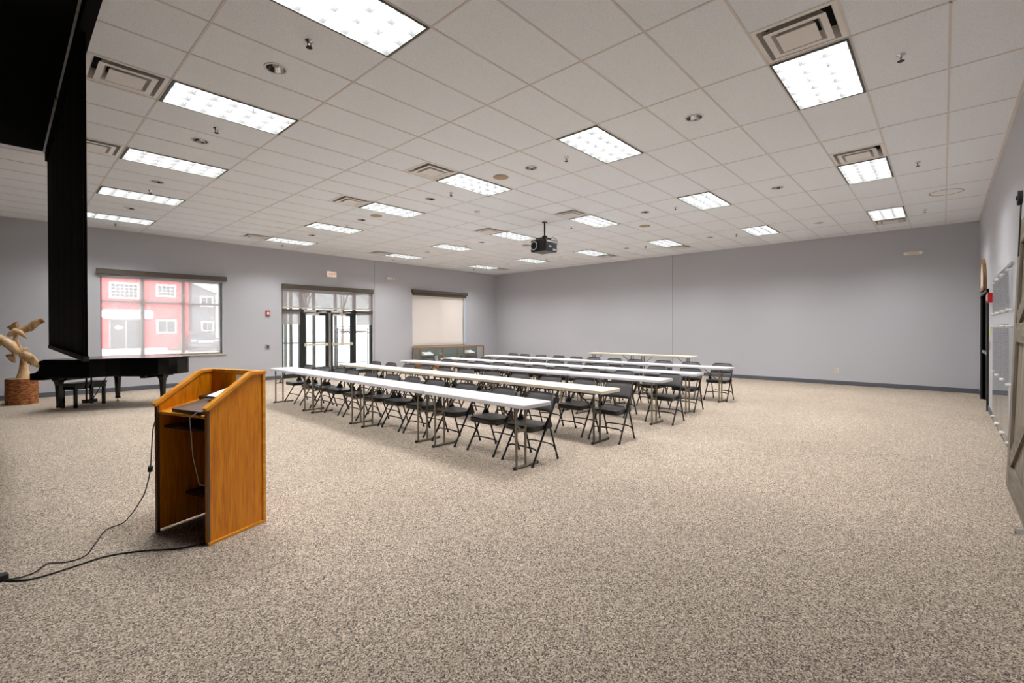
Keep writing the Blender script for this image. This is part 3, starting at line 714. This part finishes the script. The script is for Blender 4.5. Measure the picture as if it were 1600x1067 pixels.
# ================================================================== CHAIRS
def make_chair():
    t = thing('folding_chair', '', 'chair', group='black folding chairs behind the table rows')
    mb = MB().prism(rrect(.362, .41, .06, 5, .178, 0), .362, .425); o = mb.build('seat', M['vinyl'], t, bevel=.014, seg=3)
    # backrest: curved padded panel with rounded upper corners
    f = MB(); NY, NZ = 14, 8; w_ = .215; idx = {}
    for side in (0, 1):
        for j in range(NZ+1):
            for i in range(NY+1):
                a = i/NY*2-1; b_ = j/NZ; z = .545+.205*b_
                ww = w_*(1-.03*b_)
                if b_ > .55: ww -= .055*(1-math.sqrt(max(0, 1-((b_-.55)/.45)**2)))
                edge = max(abs(a), abs(2*b_-1)); th = .016*(1-edge**6)+.004
                x = .335+.1*b_+.03*(1-a*a) + (th if side else -th)
                idx[(side, j, i)] = len(f.v); f.v.append((x-.012, a*ww, z))
    for j in range(NZ):
        for i in range(NY):
            q = [idx[(0, j, i)], idx[(0, j+1, i)], idx[(0, j+1, i+1)], idx[(0, j, i+1)]]; f.f.append(tuple(q)); f.mi.append(0); f.sm.append(True)
            q = [idx[(1, j, i)], idx[(1, j, i+1)], idx[(1, j+1, i+1)], idx[(1, j+1, i)]]; f.f.append(tuple(q)); f.mi.append(0); f.sm.append(True)
    for i in range(NY):
        for j in (0, NZ): f.f.append((idx[(0, j, i)], idx[(0, j, i+1)], idx[(1, j, i+1)], idx[(1, j, i)])); f.mi.append(0); f.sm.append(True)
    for j in range(NZ):
        for i in (0, NY): f.f.append((idx[(0, j, i)], idx[(1, j, i)], idx[(1, j+1, i)], idx[(0, j+1, i)])); f.mi.append(0); f.sm.append(True)
    f.build('backrest', M['backv'], t)
    r = .0115
    for s_ in (-1, 1):
        o = MB().path([(0, s_*.228, .012), (.25, s_*.22, .42), (.35, s_*.214, .58), (.415, s_*.20, .70)], r, 8).build('leg', M['blackmetal'], t)
        MB().path([(-.004, s_*.228, 0), (.008, s_*.228, .028)], .015, 8).build('foot_cap', M['rubber'], o)
        o = MB().path([(.46, s_*.205, .012), (.315, s_*.2, .42), (.29, s_*.2, .47)], r*.95, 8).build('leg', M['blackmetal'], t)
        MB().path([(.463, s_*.205, 0), (.455, s_*.205, .028)], .014, 8).build('foot_cap', M['rubber'], o)
        MB().add([(.2, s_*.207, .38), (.36, s_*.207, .38), (.33, s_*.207, .47), (.28, s_*.207, .5)], [(0, 1, 2, 3)]).add([(.2, s_*.213, .38), (.36, s_*.213, .38), (.33, s_*.213, .47), (.28, s_*.213, .5)], [(3, 2, 1, 0)]).build('hinge_plate', M['blackmetal'], t)
    MB().path([(.072, -.226, .12), (.088, -.215, .155), (.095, -.17, .172), (.098, 0, .176), (.095, .17, .172), (.088, .215, .155), (.072, .226, .12)], .009, 6).build('stretcher', M['blackmetal'], t)
    MB().path([(.413, -.203, .125), (.4, -.19, .16), (.394, -.15, .176), (.392, 0, .18), (.394, .15, .176), (.4, .19, .16), (.413, .203, .125)], .009, 6).build('stretcher', M['blackmetal'], t)
    return t
ROWY = [[3.45, 4.05, 4.74, 5.44, 6.02, 6.58, 7.22, 7.87, 8.39, 8.99, 9.70],
        [3.27, 3.85, 4.47, 5.12, 5.77, 6.44, 7.08, 7.72, 8.25, 8.95, 9.58],
        [3.27, 4.12, 4.80, 5.47, 6.06, 6.63, 7.21, 7.84, 8.42, 8.99, 9.71],
        [3.45, 4.11, 4.69, 5.40, 6.06, 6.66, 7.19, 7.70, 8.31, 8.95, 9.50],
        [3.44, 4.11, 4.73, 5.48, 6.03, 6.65, 7.20, 7.79, 8.42, 9.03, 9.51]]
rnd = random.Random(4); ch = None
for i, ys_ in enumerate(ROWY):
    for k, y in enumerate(ys_):
        x = ROWX[i]+.0+SLANT*(y-3.4)+rnd.uniform(.0, .03); rz = rnd.uniform(-.035, .035)
        lab = 'black chair at the %s table row from the screen, %s from its near end' % (ORD[i], ORD[k])
        if ch is None: ch = make_chair(); ch.location = (x, y, 0); ch.rotation_euler = (0, 0, rz); ch['label'] = lab
        else: dup(ch, (x, y, 0), lab, rz)

# ================================================================== LECTERN
LA = math.radians(19.5)
t = thing('lectern', 'honey oak lectern with sloped sides and open back', 'lectern', (.95, 3.70, 0), LA)
# local x: depth towards the audience, local y: width
D_, Wd, zf, zb = .44, .575, .935, 1.143
side = [(0, .02), (D_, .02), (D_, zb), (D_*.74, zb), (0, zf)]
for y in (.0, Wd-.022):
    MB().prism(side, y, y+.022, tf=lambda p: Vector((p.x, p.z, p.y))).build('side_panel', M['oak'], t)
MB().box(D_-.02, D_, .022, Wd-.022, .02, zb).build('front_panel', M['oak'], t)
MB().box(D_-.024, D_-.0205, .023, Wd-.023, .02, .86).build('inner_shade', M['inshade'], t)  # thin dark sheet added as shade on the inner face of the front

for y in (-.012, Wd-.028):
    f = MB(); f.bar((-.012, y+.02, zf-.002), (D_*.74+.005, y+.02, zb+.012), .045, .026); f.bar((D_*.74, y+.02, zb+.012), (D_+.02, y+.02, zb+.012), .045, .026)
    f.build('top_trim', M['oakl'], t, bevel=.004)
MB().box(D_-.03, D_+.02, .03, Wd-.03, zb, zb+.025).build('top_trim', M['oakl'], t, bevel=.004)
MB().box(D_-.012, D_+.014, -.01, .016, .0, zb).build('corner_trim', M['oakl'], t, bevel=.003)
MB().box(0, D_, -.012, 0, 0, .022).build('base_trim', M['oakl'], t, bevel=.003)
MB().box(0, .018, -.002, .023, .0, zf-.01).box(0, .018, Wd-.024, Wd+.002, .0, zf-.01).build('edge_band', M['pad'], t)
TS = math.atan2(.075, D_); sl = Vector((math.cos(TS), 0, math.sin(TS))); sn = Vector((-math.sin(TS), 0, math.cos(TS)))
MB().obox(Vector((.01, Wd/2, .886))+sl*.2+sn*-.01, (sl, Vector((0, 1, 0)), sn), .2, Wd/2-.023, .01).build('reading_shelf', M['oakl'], t)
MB().box(.05, D_-.02, .022, Wd-.022, .76, .778).build('shelf', M['oakshade'], t)
MB().box(.2, D_-.02, .022, Wd-.022, .22, .238).build('shelf', M['oakshade'], t)
def lw(x, y, z):                                     # lectern local -> world
    return (.95+x*math.cos(LA)-y*math.sin(LA), 3.70+x*math.sin(LA)+y*math.cos(LA), z)
def zs_(x): return .887+(x-.01)*.075/D_
o = MB().box(-.002, 0, -.07, .07, -.04, .04).build('name_card', M['paper'])
o.location = lw(D_-.021, .2, 1.09); o.rotation_euler = (0, 0, LA); tag(o, 'white card with dark letters taped inside the lectern front', 'card')
text('HI', .06, (-.003, 0, 0), (PI/2, 0, -PI/2), M['rubber'], 'lettering', o, .0005)
t = thing('laptop', 'closed dark laptop lying on the lectern top', 'laptop', lw(.15, .25, zs_(.15)))
t.rotation_euler = (0, -TS, LA-.06)
MB().prism(rrect(.26, .36, .012), 0, .014).build('base', M['laptop'], t, bevel=.002)
MB().prism(rrect(.26, .36, .012), .0145, .024).build('lid', M['pad'], t, bevel=.002)
o = MB().prism(rrect(.13, .42, .004), 0, .03).build('document_tray', M['laptop']); o.location = lw(.345, .30, zs_(.345)+.002); o.rotation_euler = (0, -TS, LA); tag(o, 'black tray under the white booklet on the lectern', 'tray')
o = MB().prism(rrect(.22, .25, .004), 0, .012).build('booklet', M['paper']); o.location = lw(.315, .2, zs_(.33)+.062); o.rotation_euler = (0, math.radians(-16), LA-.15)
tag(o, 'white booklet propped behind the laptop on the lectern', 'booklet')
f = MB(); f.path([lw(.06, .10, zs_(.06)+.02), lw(.01, .12, zs_(0)+.02), lw(-.02, .15, .87), lw(.0, .15, .6), lw(.03, .13, .4), lw(.28, .11, .25)], .003, 6)
tag(f.build('cable', M['cablew']), 'thin white cable hanging inside the lectern opening', 'cable')
o = MB().prism(rrect(.2, .12, .01), 0, .04).build('power_adapter', M['laptop']); o.location = lw(.32, .12, .239); tag(o, 'dark power adapter on the low lectern shelf', 'power adapter')

# floor cables
def zf_(pts, r): return MB().path(pts, r, 6)
def spline(P, n=8):
    out = []
    for i in range(len(P)-1):
        p0, p1, p2, p3 = [Vector(P[max(0, min(len(P)-1, j))]) for j in (i-1, i, i+1, i+2)]
        for k in range(n):
            s_ = k/n; out.append(.5*((2*p1)+(-p0+p2)*s_+(2*p0-5*p1+4*p2-p3)*s_*s_+(-p0+3*p1-3*p2+p3)*s_**3))
    out.append(Vector(P[-1])); return out
c1 = [(1.0, 3.74, .006), (.81, 3.79, .006), (.63, 3.93, .006), (.46, 4.01, .006), (.31, 3.99, .006), (.2, 3.97, .006), (.09, 3.98, .006), (-.02, 4.10, .006)]
tag(MB().path(spline(c1), .005, 6).build('floor_cable', M['rubber']), 'black cable on the carpet running into the lectern base', 'cable')
c2 = [lw(.006, Wd+.004, .82), (.752, 4.275, .74), (.748, 4.30, .6), (.745, 4.33, .45), (.735, 4.37, .34), (.71, 4.42, .22), (.62, 4.5, .05), (.52, 4.55, .006), (.43, 4.3, .006), (.36, 4.12, .006), (.27, 4.1, .006), (.19, 4.16, .006), (.12, 4.06, .006), (.03, 4.06, .006), (-.04, 4.12, .006)]
t = tag(MB().path(spline(c2), .004, 6).build('hanging_cable', M['rubber']), 'thin black cable looping from the lectern side down to the carpet', 'cable')
MB().path([(.746, 4.325, .47), (.744, 4.336, .43)], .016, 10).build('ferrite_bead', M['rubber'], t)
t = thing('power_strip', 'black power strip on the carpet at the left picture edge', 'power strip', (-.09, 4.08, 0), .25)
MB().prism(rrect(.22, .06, .012), 0, .035).build('housing', M['rubber'], t, bevel=.004)
for k in range(3): MB().prism(rrect(.028, .028, .008, cx=-.07+.055*k), .035, .037).build('socket', M['laptop'], t)

# ================================================================== PIANO
Mx, My = 1.17, 12.235
pk = Vector((.774, .633, 0)); pd = Vector((.633, -.774, 0))
ang = math.atan2(pk.y, pk.x)
# local frame: x along keyboard (treble -x .. bass +x), y = -tail direction => tail at -y
t = thing('grand_piano', 'black grand piano with closed lid under the window', 'piano', (Mx, My, 0), ang)
def outline(grow=0, front=.17):
    g = grow; P = [(.72+g, front), (.72+g, -1.25)]
    P += [(.42+(.30+g)*math.cos(math.radians(a)), -1.3+(.32+g)*math.sin(math.radians(a))) for a in range(0, -91, -15)]
    P += [(.2, -1.62-g), (.04, -1.58-g), (-.09-g, -1.47), (-.17-g, -1.3), (-.24-g, -1.1), (-.32-g, -.92), (-.45-g, -.75), (-.6-g, -.58), (-.69-g, -.42), (-.72-g, -.25), (-.72-g, front)]
    return P[::-1]
MB().prism(outline(0), .62, .935).build('case', M['lacquer'], t, bevel=.006)
MB().prism(outline(.02), .935, .957).build('lid', M['lacquer'], t, bevel=.006)
f = MB(); f.box(-.72, .72, .17, .42, .58, .655); f.box(-.66, .66, .2, .36, .7, .72); f.build('keybed', M['lacquer'], t, bevel=.005)
arm = [(.17, .58), (.44, .58), (.44, .70), (.34, .715), (.27, .76), (.25, .84), (.27, .9), (.24, .935), (.17, .935)]
for xx in (-.72, .66): MB().prism(arm, xx, xx+.06, tf=lambda p: Vector((p.z, p.x, p.y))).build('arm', M['lacquer'], t, bevel=.008)
MB().box(-.66, .66, .175, .2, .655, .90).build('fallboard', M['lacquer'], t)
f = MB(); f.box(-.55, .6, -.1, .0, .56, .62); f.box(-.2, .5, -1.3, -1.2, .57, .62); f.box(.1, .2, -1.2, 0, .57, .62); f.build('underframe', M['lacquer'], t)
def pleg(x, y):
    o = MB().add([], []); vs = []
    prof = [(.07, .62), (.07, .58), (.05, .54), (.04, .48), (.028, .11), (.034, .09), (.034, .07)]
    for s_, z in prof: vs += [(x-s_, y-s_, z), (x+s_, y-s_, z), (x+s_, y+s_, z), (x-s_, y+s_, z)]
    fs = [(4*i+k, 4*i+(k+1) % 4, 4*i+4+(k+1) % 4, 4*i+4+k) for i in range(len(prof)-1) for k in range(4)]+[(3, 2, 1, 0), tuple(len(vs)-4+k for k in range(4))]
    o.add(vs, fs); lg = o.build('leg', M['lacquer'], t, bevel=.004)
    MB().path([(x-.012, y, .026), (x+.012, y, .026)], .026, 14).path([(x, y, .04), (x, y, .075)], .012, 8).build('caster', M['brass'], lg)
pleg(-.6, 0); pleg(.6, 0); pleg(.1, -1.4)
f = MB(); f.path([(-.05, .03, .62), (-.05, .03, .13)], .016, 8); f.path([(.05, .03, .62), (.05, .03, .13)], .016, 8); f.box(-.11, .11, -.04, .07, .07, .14); f.path([(.0, -.35, .6), (0, -.02, .1)], .008, 6); f.build('pedal_lyre', M['lacquer'], t, bevel=.003)
for xx in (-.05, 0, .05): MB().box(xx-.012, xx+.012, .07, .17, .06, .07).build('pedal', M['brass'], t)
# bench
t = thing('piano_bench', 'black piano bench tucked on the far side of the piano', 'bench', (1.09, 12.42, 0), ang)
MB().box(-.34, .34, -.17, .17, .42, .47).build('seat', M['vinyl'], t, bevel=.018, seg=3)
MB().box(-.32, .32, -.155, .155, .35, .42).build('apron', M['lacquer'], t)
for a in (-1, 1):
    for b_ in (-1, 1): MB().box(a*.29-.022, a*.29+.022, b_*.13-.025, b_*.13+.025, 0, .35).build('leg', M['lacquer'], t, bevel=.003)

# ================================================================== EAGLE SCULPTURE
t = thing('tree_stump', 'round bark covered stump under the eagle carving', 'stump', (.27, 13.65, 0))
f = MB(); N = 36; rings = []
rn = random.Random(3); rad = [.238+rn.uniform(-.008, .008) for k in range(N)]
for z in (0, .06, .14, .22, .3, .38, .46, .515): rings.append([( (rad[k]+rn.uniform(-.004, .004))*math.cos(2*PI*k/N), (rad[k]+rn.uniform(-.004, .004))*math.sin(2*PI*k/N), z) for k in range(N)])
vs = [v for r in rings for v in r]; fs = [(i*N+k, i*N+(k+1) % N, (i+1)*N+(k+1) % N, (i+1)*N+k) for i in range(len(rings)-1) for k in range(N)]
f.add(vs, fs, 0, True); f.build('bark_drum', M['bark'], t)
MB().lathe([(.225, .5), (.232, .519), (.001, .52)], n=36, caps=False).build('cut_top', M['carve'], t)
t = thing('eagle_carving', 'carved wooden pair of flying eagles standing on the stump', 'sculpture', (.27, 13.65, .52))
def E(a, b_, y=0): return Vector(((a-215)*.00155, y, (640-b_)*.00223))     # sculptor's sheet -> metres
def limb(name, pts, m=M['carve'], n=12):
    P = [E(p[0], p[1], p[2]) for p in pts]; R = [(p[3], p[4]) for p in pts]
    return MB().path(P, .1, n, rr=R).build(name, m, t)
limb('trunk', [(235, 645, 0, .13, .12), (235, 610, 0, .10, .1), (232, 560, 0, .07, .07), (235, 500, 0, .05, .06), (232, 440, 0, .045, .05), (200, 380, .03, .04, .045), (160, 300, .05, .035, .04), (170, 230, .04, .02, .03)])
def wing(name, spine, m=M['carve']):
    # spine rows: (lead a,b,y), (trail a,b,y); closed thin airfoil with feathered trailing edge
    fine = []; Q = 5
    for i in range(len(spine)-1):
        for q in range(Q):
            s_ = q/Q; La = [spine[i][0][k]*(1-s_)+spine[i+1][0][k]*s_ for k in range(3)]; Ta = [spine[i][1][k]*(1-s_)+spine[i+1][1][k]*s_ for k in range(3)]
            g_ = 1-.13*((len(fine) % 3)/2.0)*min(1, len(fine)/6+.3)
            fine.append((La, [La[k]+(Ta[k]-La[k])*g_ for k in range(3)]))
    spine = fine+[spine[-1]]
    f = MB(); K = len(spine); th = .010
    rows = []
    for i, (L_, T_) in enumerate(spine):
        A, B = E(*L_), E(*T_); row = []
        for s_, k in ((0, 0), (.35, 1.6), (.75, 1), (1, 0)):
            row.append((A.lerp(B, s_), k*th*(1-.5*i/K)+.003))
        rows.append(row)
    for side in (1, -1):
        o = len(f.v)
        for row in rows:
            for p, k in row: f.v.append((p.x, p.y-side*k, p.z))
        for i in range(K-1):
            for j in range(3):
                q = (o+i*4+j, o+i*4+j+1, o+(i+1)*4+j+1, o+(i+1)*4+j); f.f.append(q if side > 0 else q[::-1]); f.mi.append(0); f.sm.append(True)
    n2 = K*4
    loop = [i*4 for i in range(K)]+[(K-1)*4+j for j in (1, 2, 3)]+[i*4+3 for i in range(K-2, -1, -1)]+[2, 1]
    for i in range(len(loop)):
        a, b_ = loop[i], loop[(i+1) % len(loop)]; f.f.append((a, b_, n2+b_, n2+a)); f.mi.append(0); f.sm.append(False)
    return f.build(name, m, t)
# upper eagle
limb('eagle_body', [(95, 262, .02, .015, .02), (120, 240, .01, .04, .05), (160, 215, 0, .055, .065), (200, 225, -.02, .045, .05), (232, 250, -.03, .034, .034), (252, 268, -.04, .026, .024), (268, 281, -.045, .006, .008)])
wing('eagle_wing', [((150, 190, 0), (215, 245, 0)), ((210, 180, -.02), (265, 230, -.02)), ((270, 150, -.05), (320, 215, -.05)), ((320, 118, -.08), (355, 190, -.09)), ((355, 103, -.1), (385, 160, -.12)), ((385, 100, -.12), (400, 148, -.13))])
wing('wing_tip', [((375, 100, -.115), (388, 150, -.125)), ((405, 98, -.13), (405, 150, -.14)), ((425, 108, -.14), (428, 138, -.15))], M['carved'])
wing('eagle_wing', [((195, 195, .03), (130, 230, .03)), ((195, 155, .06), (105, 205, .06)), ((190, 130, .08), (90, 190, .08)), ((160, 130, .1), (78, 184, .09))], M['carved'])
# lower eagle
limb('eagle_body', [(35, 285, .0, .03, .05), (70, 310, -.02, .055, .07), (120, 345, -.04, .06, .08), (165, 390, -.05, .06, .075), (205, 405, -.06, .045, .05), (240, 385, -.07, .032, .035), (262, 372, -.075, .024, .026), (280, 372, -.08, .006, .01)])
wing('eagle_wing', [((30, 240, .0), (0, 345, -.02)), ((70, 262, -.02), (45, 350, -.03)), ((120, 290, -.04), (95, 385, -.05)), ((160, 310, -.05), (130, 420, -.06)), ((185, 350, -.06), (180, 440, -.07))])
wing('eagle_wing', [((185, 380, -.08), (190, 450, -.06)), ((240, 395, -.1), (230, 480, -.08)), ((290, 410, -.12), (275, 515, -.1)), ((335, 440, -.14), (320, 540, -.12)), ((365, 480, -.15), (360, 552, -.14)), ((392, 530, -.16), (380, 545, -.15))])
wing('tail_fan', [((150, 420, .0), (165, 455, .0)), ((120, 420, .02), (165, 500, .02)), ((90, 422, .03), (150, 505, .03)), ((72, 432, .04), (105, 480, .04))])
wing('tail_fan', [((30, 330, .05), (20, 350, .05)), ((5, 320, .08), (10, 352, .08)), ((-25, 330, .1), (-10, 352, .1))])

# ================================================================== DISPLAY CASE
cx0, cx1, cy0, cy1, ct = 10.40, 13.68, 14.10, 14.56, .80
t = thing('display_case', 'low glass display case with oak frame under the shaded window', 'display case', ((cx0+cx1)/2, cy0, 0))
hw, dp = (cx1-cx0)/2, cy1-cy0
MB().box(-hw, hw, 0, dp, .0, .25).build('base_cabinet', M['oakh'], t)
f = MB()
for x in (-hw, -hw*.33-.015, hw*.33-.015, hw-.03):
    f.box(x, x+.03, 0, .03, .25, ct-.03); f.box(x, x+.03, dp-.03, dp, .25, ct-.03)
for y in (0, dp-.03): f.box(-hw, hw, y, y+.03, ct-.03, ct)
for x in (-hw, hw-.03): f.box(x, x+.03, .03, dp-.03, ct-.03, ct)
f.build('wood_frame', M['oakh'], t)
MB().box(-hw+.03, hw-.03, .01, .016, .25, ct-.03).box(-hw+.01, -hw+.016, .03, dp-.03, .25, ct-.03).box(hw-.016, hw-.01, .03, dp-.03, .25, ct-.03).build('glass_panel', M['glass'], t)
MB().box(-hw+.03, hw-.03, .03, dp-.03, ct-.012, ct-.006).build('glass_top', M['glass'], t)
MB().box(-hw+.03, hw-.03, dp-.026, dp-.02, .25, ct-.03).build('back_lining', M['tealgrey'], t)
MB().box(-hw+.03, hw-.03, .12, dp-.03, .50, .508).build('glass_shelf', M['glass'], t)
def disp(name, mb, m, loc, lab, cat, rz=0):
    o = mb.build(name, m); o.location = loc; o.rotation_euler = (0, 0, rz); tag(o, lab, cat, 'exhibits inside the display case'); return o
zS = .509
disp('open_book', MB().add([(-.2, -.12, .03), (0, -.12, .015), (.2, -.12, .03), (.2, .1, .12), (0, .1, .105), (-.2, .1, .12), (-.2, -.12, 0), (0, -.12, 0), (.2, -.12, 0), (.2, .1, 0), (0, .1, 0), (-.2, .1, 0)], [(0, 1, 4, 5), (1, 2, 3, 4), (6, 11, 10, 7), (7, 10, 9, 8), (0, 5, 11, 6), (2, 8, 9, 3), (0, 6, 7, 1), (1, 7, 8, 2), (5, 4, 10, 11), (4, 3, 9, 10)]), M['paper'], (10.95, 14.35, zS), 'open white book at the left end of the display case shelf', 'book')
disp('open_book', MB().add([(-.2, -.12, .03), (0, -.12, .015), (.2, -.12, .03), (.2, .1, .12), (0, .1, .105), (-.2, .1, .12), (-.2, -.12, 0), (0, -.12, 0), (.2, -.12, 0), (.2, .1, 0), (0, .1, 0), (-.2, .1, 0)], [(0, 1, 4, 5), (1, 2, 3, 4), (6, 11, 10, 7), (7, 10, 9, 8), (0, 5, 11, 6), (2, 8, 9, 3), (0, 6, 7, 1), (1, 7, 8, 2), (5, 4, 10, 11), (4, 3, 9, 10)]), M['paper'], (13.1, 14.35, zS), 'open white book at the right end of the display case shelf', 'book', .2)
disp('stone_bowl', MB().lathe([(.05, 0), (.10, .03), (.14, .09), (.13, .09), (.09, .04), (.001, .02)], caps=False), M['stone1'], (12.1, 14.32, .251), 'amber coloured bowl in the middle of the display case', 'bowl')
disp('carved_bird', MB().path([(-.1, 0, .08), (-.04, 0, .07), (.03, 0, .09), (.08, 0, .14), (.11, 0, .15)], .05, 10, rr=[.01, .04, .05, .028, .008]).lathe([(.04, 0), (.035, .02), (.012, .03), (.012, .05)], n=12), M['carved'], (11.75, 14.3, .251), 'small brown carved bird beside the amber bowl', 'carving')
disp('framed_photo', MB().bar((0, 0, 0), (0, .06, .2), .16, .012), M['paper'], (11.35, 14.3, .262), 'small white framed photo leaning inside the display case', 'photo frame')
disp('dark_vase', MB().lathe([(.03, 0), (.05, .04), (.055, .09), (.03, .15), (.035, .17)]), M['lacquer'], (12.6, 14.3, .251), 'dark vase right of the amber bowl in the display case', 'vase')
disp('display_plate', MB().lathe([(.04, 0), (.05, .01), (.09, .02), (.092, .024), (.05, .014), (.001, .012)], caps=False), M['cream'], (11.6, 14.35, zS), 'cream plate on the display case shelf', 'plate')

# ================================================================== OUTSIDE
struct(MB().box(-30, 60, YA+T, 90, -.12, -.02).build('ground', M['concrete']))
BY = 42
t = thing('red_barn', 'red sided barn building with white trimmed windows across the yard', 'building', (6, BY, 0))
MB().box(-5, 3.63, 0, 8, -.02, 6.5).build('wall', M['redsiding'], t)
f = MB().add([(-5.3, -.4, 6.4), (3.7, -.4, 6.4), (3.7, 4, 9.2), (-5.3, 4, 9.2), (-5.3, 8.4, 6.4), (3.7, 8.4, 6.4)], [(0, 1, 2, 3), (3, 2, 5, 4), (0, 3, 4), (1, 5, 2), (0, 4, 5, 1)]); f.build('roof', M['roof'], t)
def bwin(x0, x1, z0, z1, nx, nz, par=None, y=0, tr='trimw'):
    o = MB().box(x0, x1, y-.06, y+.01, z0, z1).build('window', M[tr], par)
    mx_, mz = .1, .1; g = MB(); w_, h_ = (x1-x0-2*mx_)/nx, (z1-z0-2*mz)/nz
    for i in range(nx):
        for j in range(nz):
            a = x0+mx_+i*w_; b_ = z0+mz+j*h_; g.box(a+.022, a+w_-.022, y-.075, y-.058, b_+.022, b_+h_-.022)
    g.build('pane', M['darkglass'], o); return o
bwin(-1.0, .65, 3.68, 4.81, 6, 4, t); bwin(1.62, 2.83, 3.92, 4.83, 4, 3, t); bwin(1.62, 2.85, 1.24, 2.25, 2, 1, t)
o = MB().box(-.93, .73, -.05, .01, 0, 2.18).build('door', M['darkglass'], t)
MB().box(-1.02, -.93, -.08, .01, 0, 2.27).box(.73, .82, -.08, .01, 0, 2.27).box(-1.02, .82, -.08, .01, 2.18, 2.27).box(-.14, -.06, -.08, 0, 0, 2.18).build('door_trim', M['trimg'], o)
MB().prism([(-.75+.22*math.cos(a*PI/8), 1.68+.13*math.sin(a*PI/8)) for a in range(16)], -.06, -.05, tf=lambda p: Vector((p.x+.25, p.z, p.y))).build('door_sticker', M['trimw'], o)
sg = [(-1.4, 2.4), (-1.28, 2.28), (1.28, 2.28), (1.43, 2.4), (1.43, 2.8), (1.28, 2.93), (-1.28, 2.93), (-1.4, 2.8)]
MB().prism(sg, -.14, -.06, tf=lambda p: Vector((p.x, p.z, p.y))).build('sign_board', M['trimw'], t)
for xx in (-.75, .6, 1.1): MB().path([(xx, -.02, 3.3), (xx, -.3, 3.35), (xx, -.5, 3.2), (xx, -.5, 3.05)], .03, 6).path([(xx, -.5, 3.08), (xx, -.5, 2.98)], .1, 10, rr=[.04, .14]).build('sign_lamp', M['roof'], t)
tag(MB().box(-6, 2.0, -1.5, -.6, -.02, .22).build('kerb_step', M['snow']), 'pale raised step in front of the red barn', 'step').location = (6, BY, 0)
t = thing('grey_house', 'grey sided house right of the red barn', 'building', (9.95, BY+.2, 0))
MB().box(.02, 1.72, .3, 8, -.02, 4.35).build('wall', M['greysiding'], t)
MB().prism([(.02, 4.35), (1.72, 4.35), (.02, 5.05)], .3, 8, tf=lambda p: Vector((p.x, p.z, p.y))).build('gable', M['greysiding'], t)
MB().prism([(.0, 5.05), (1.9, 4.28), (1.9, 4.4), (0, 5.2)], .1, 8.1, tf=lambda p: Vector((p.x, p.z, p.y))).build('roof', M['trimw'], t)
bwin(.52, 1.44, 3.3, 4.15, 2, 1, t, .3); bwin(.6, 1.47, 1.35, 2.18, 2, 1, t, .3)
MB().box(1.6, 1.78, .25, .45, 0, 4.3).build('corner_board', M['trimw'], t)
# parked car
t = thing('parked_car', 'dark blue sport utility car parked facing the window', 'car', (9.6, 37.5, 0), -.15)
f = MB()
body = [(-.88, .35), (-.9, .75), (-.84, .92), (.84, .92), (.9, .75), (.88, .35)]
f.prism(body, 0, 4.2, tf=lambda p: Vector((p.x, p.z, p.y))); f.build('body', M['carpaint'], t, bevel=.05)
cab = MB().add([(-.78, 1.0, .9), (.78, 1.0, .9), (.62, 1.5, 1.4), (-.62, 1.5, 1.4), (-.78, 4.1, .9), (.78, 4.1, .9), (.64, 3.8, 1.42), (-.64, 3.8, 1.42)], [(0, 1, 2, 3), (1, 5, 6, 2), (3, 2, 6, 7), (4, 7, 6, 5), (0, 3, 7, 4)]).build('cabin', M['carpaint'], t, bevel=.03)
MB().add([(-.7, 1.03, .95), (.7, 1.03, .95), (.58, 1.46, 1.36), (-.58, 1.46, 1.36)], [(0, 1, 2, 3)]).build('windscreen', M['darkglass'], cab)
for s_ in (-1, 1):
    MB().box(s_*.68-.16, s_*.68+.16, -.03, .05, .68, .82).build('headlamp', M['lampglass'], t, bevel=.02)
    MB().path([(s_*.9, .9, 1.0), (s_*1.02, .92, 1.02)], .07, 8).build('mirror', M['carpaint'], t)
    for yy in (.75, 3.4): MB().path([(s_*.72, yy, .33), (s_*.92, yy, .33)], .33, 20).build('wheel', M['tyre'], t)
MB().box(-.45, .45, -.03, .03, .6, .78).build('grille', M['steel'], t); MB().box(-.86, .86, -.08, .05, .36, .52).build('bumper', M['greysiding'], t, bevel=.02)
# bush
f = MB(); rn = random.Random(9)
for k in range(120):
    a, e = rn.uniform(0, 2*PI), rn.uniform(.1, 1.4); r = rn.uniform(.25, .5)
    f.path([(0, 0, 0), (r*.5*math.cos(a)*math.cos(e), r*.5*math.sin(a)*math.cos(e), r*.6*math.sin(e)), (r*math.cos(a)*math.cos(e), r*math.sin(a)*math.cos(e), r*math.sin(e))], .01, 4)
o = f.build('dry_bush', M['bush']); o.location = (8.75, 41.3, 0); tag(o, 'small dry bush at the corner of the red barn', 'bush')
# bare trees
def tree(loc, h, seed, lab):
    rn = random.Random(seed); f = MB()
    def grow(p, d, L, r, lv):
        q = p+d*L; f.path([p, (p+q)/2+Vector((rn.uniform(-.05, .05), 0, 0))*L, q], r, 5, rr=[r, r*.85, r*.65], caps=False)
        if lv == 0: return
        for k in range(3 if lv > 1 else 2):
            nd = (d+Vector((rn.uniform(-.7, .7), rn.uniform(-.7, .7), rn.uniform(-.1, .5)))).normalized(); grow(q, nd, L*rn.uniform(.62, .8), r*.6, lv-1)
    grow(Vector((0, 0, -.02)), Vector((0, 0, 1)), h*.3, .14, 5)
    o = f.build('bare_tree', M['branch']); o.location = loc; tag(o, lab, 'tree', 'bare trees beyond the entrance')
tree((17.5, 40, 0), 8.5, 1, 'bare winter tree seen left through the entrance transom')
tree((22.0, 42, 0), 9.5, 5, 'bare winter tree seen in the middle of the entrance transom')
tree((26.5, 43, 0), 8.0, 8, 'bare winter tree seen right through the entrance transom')
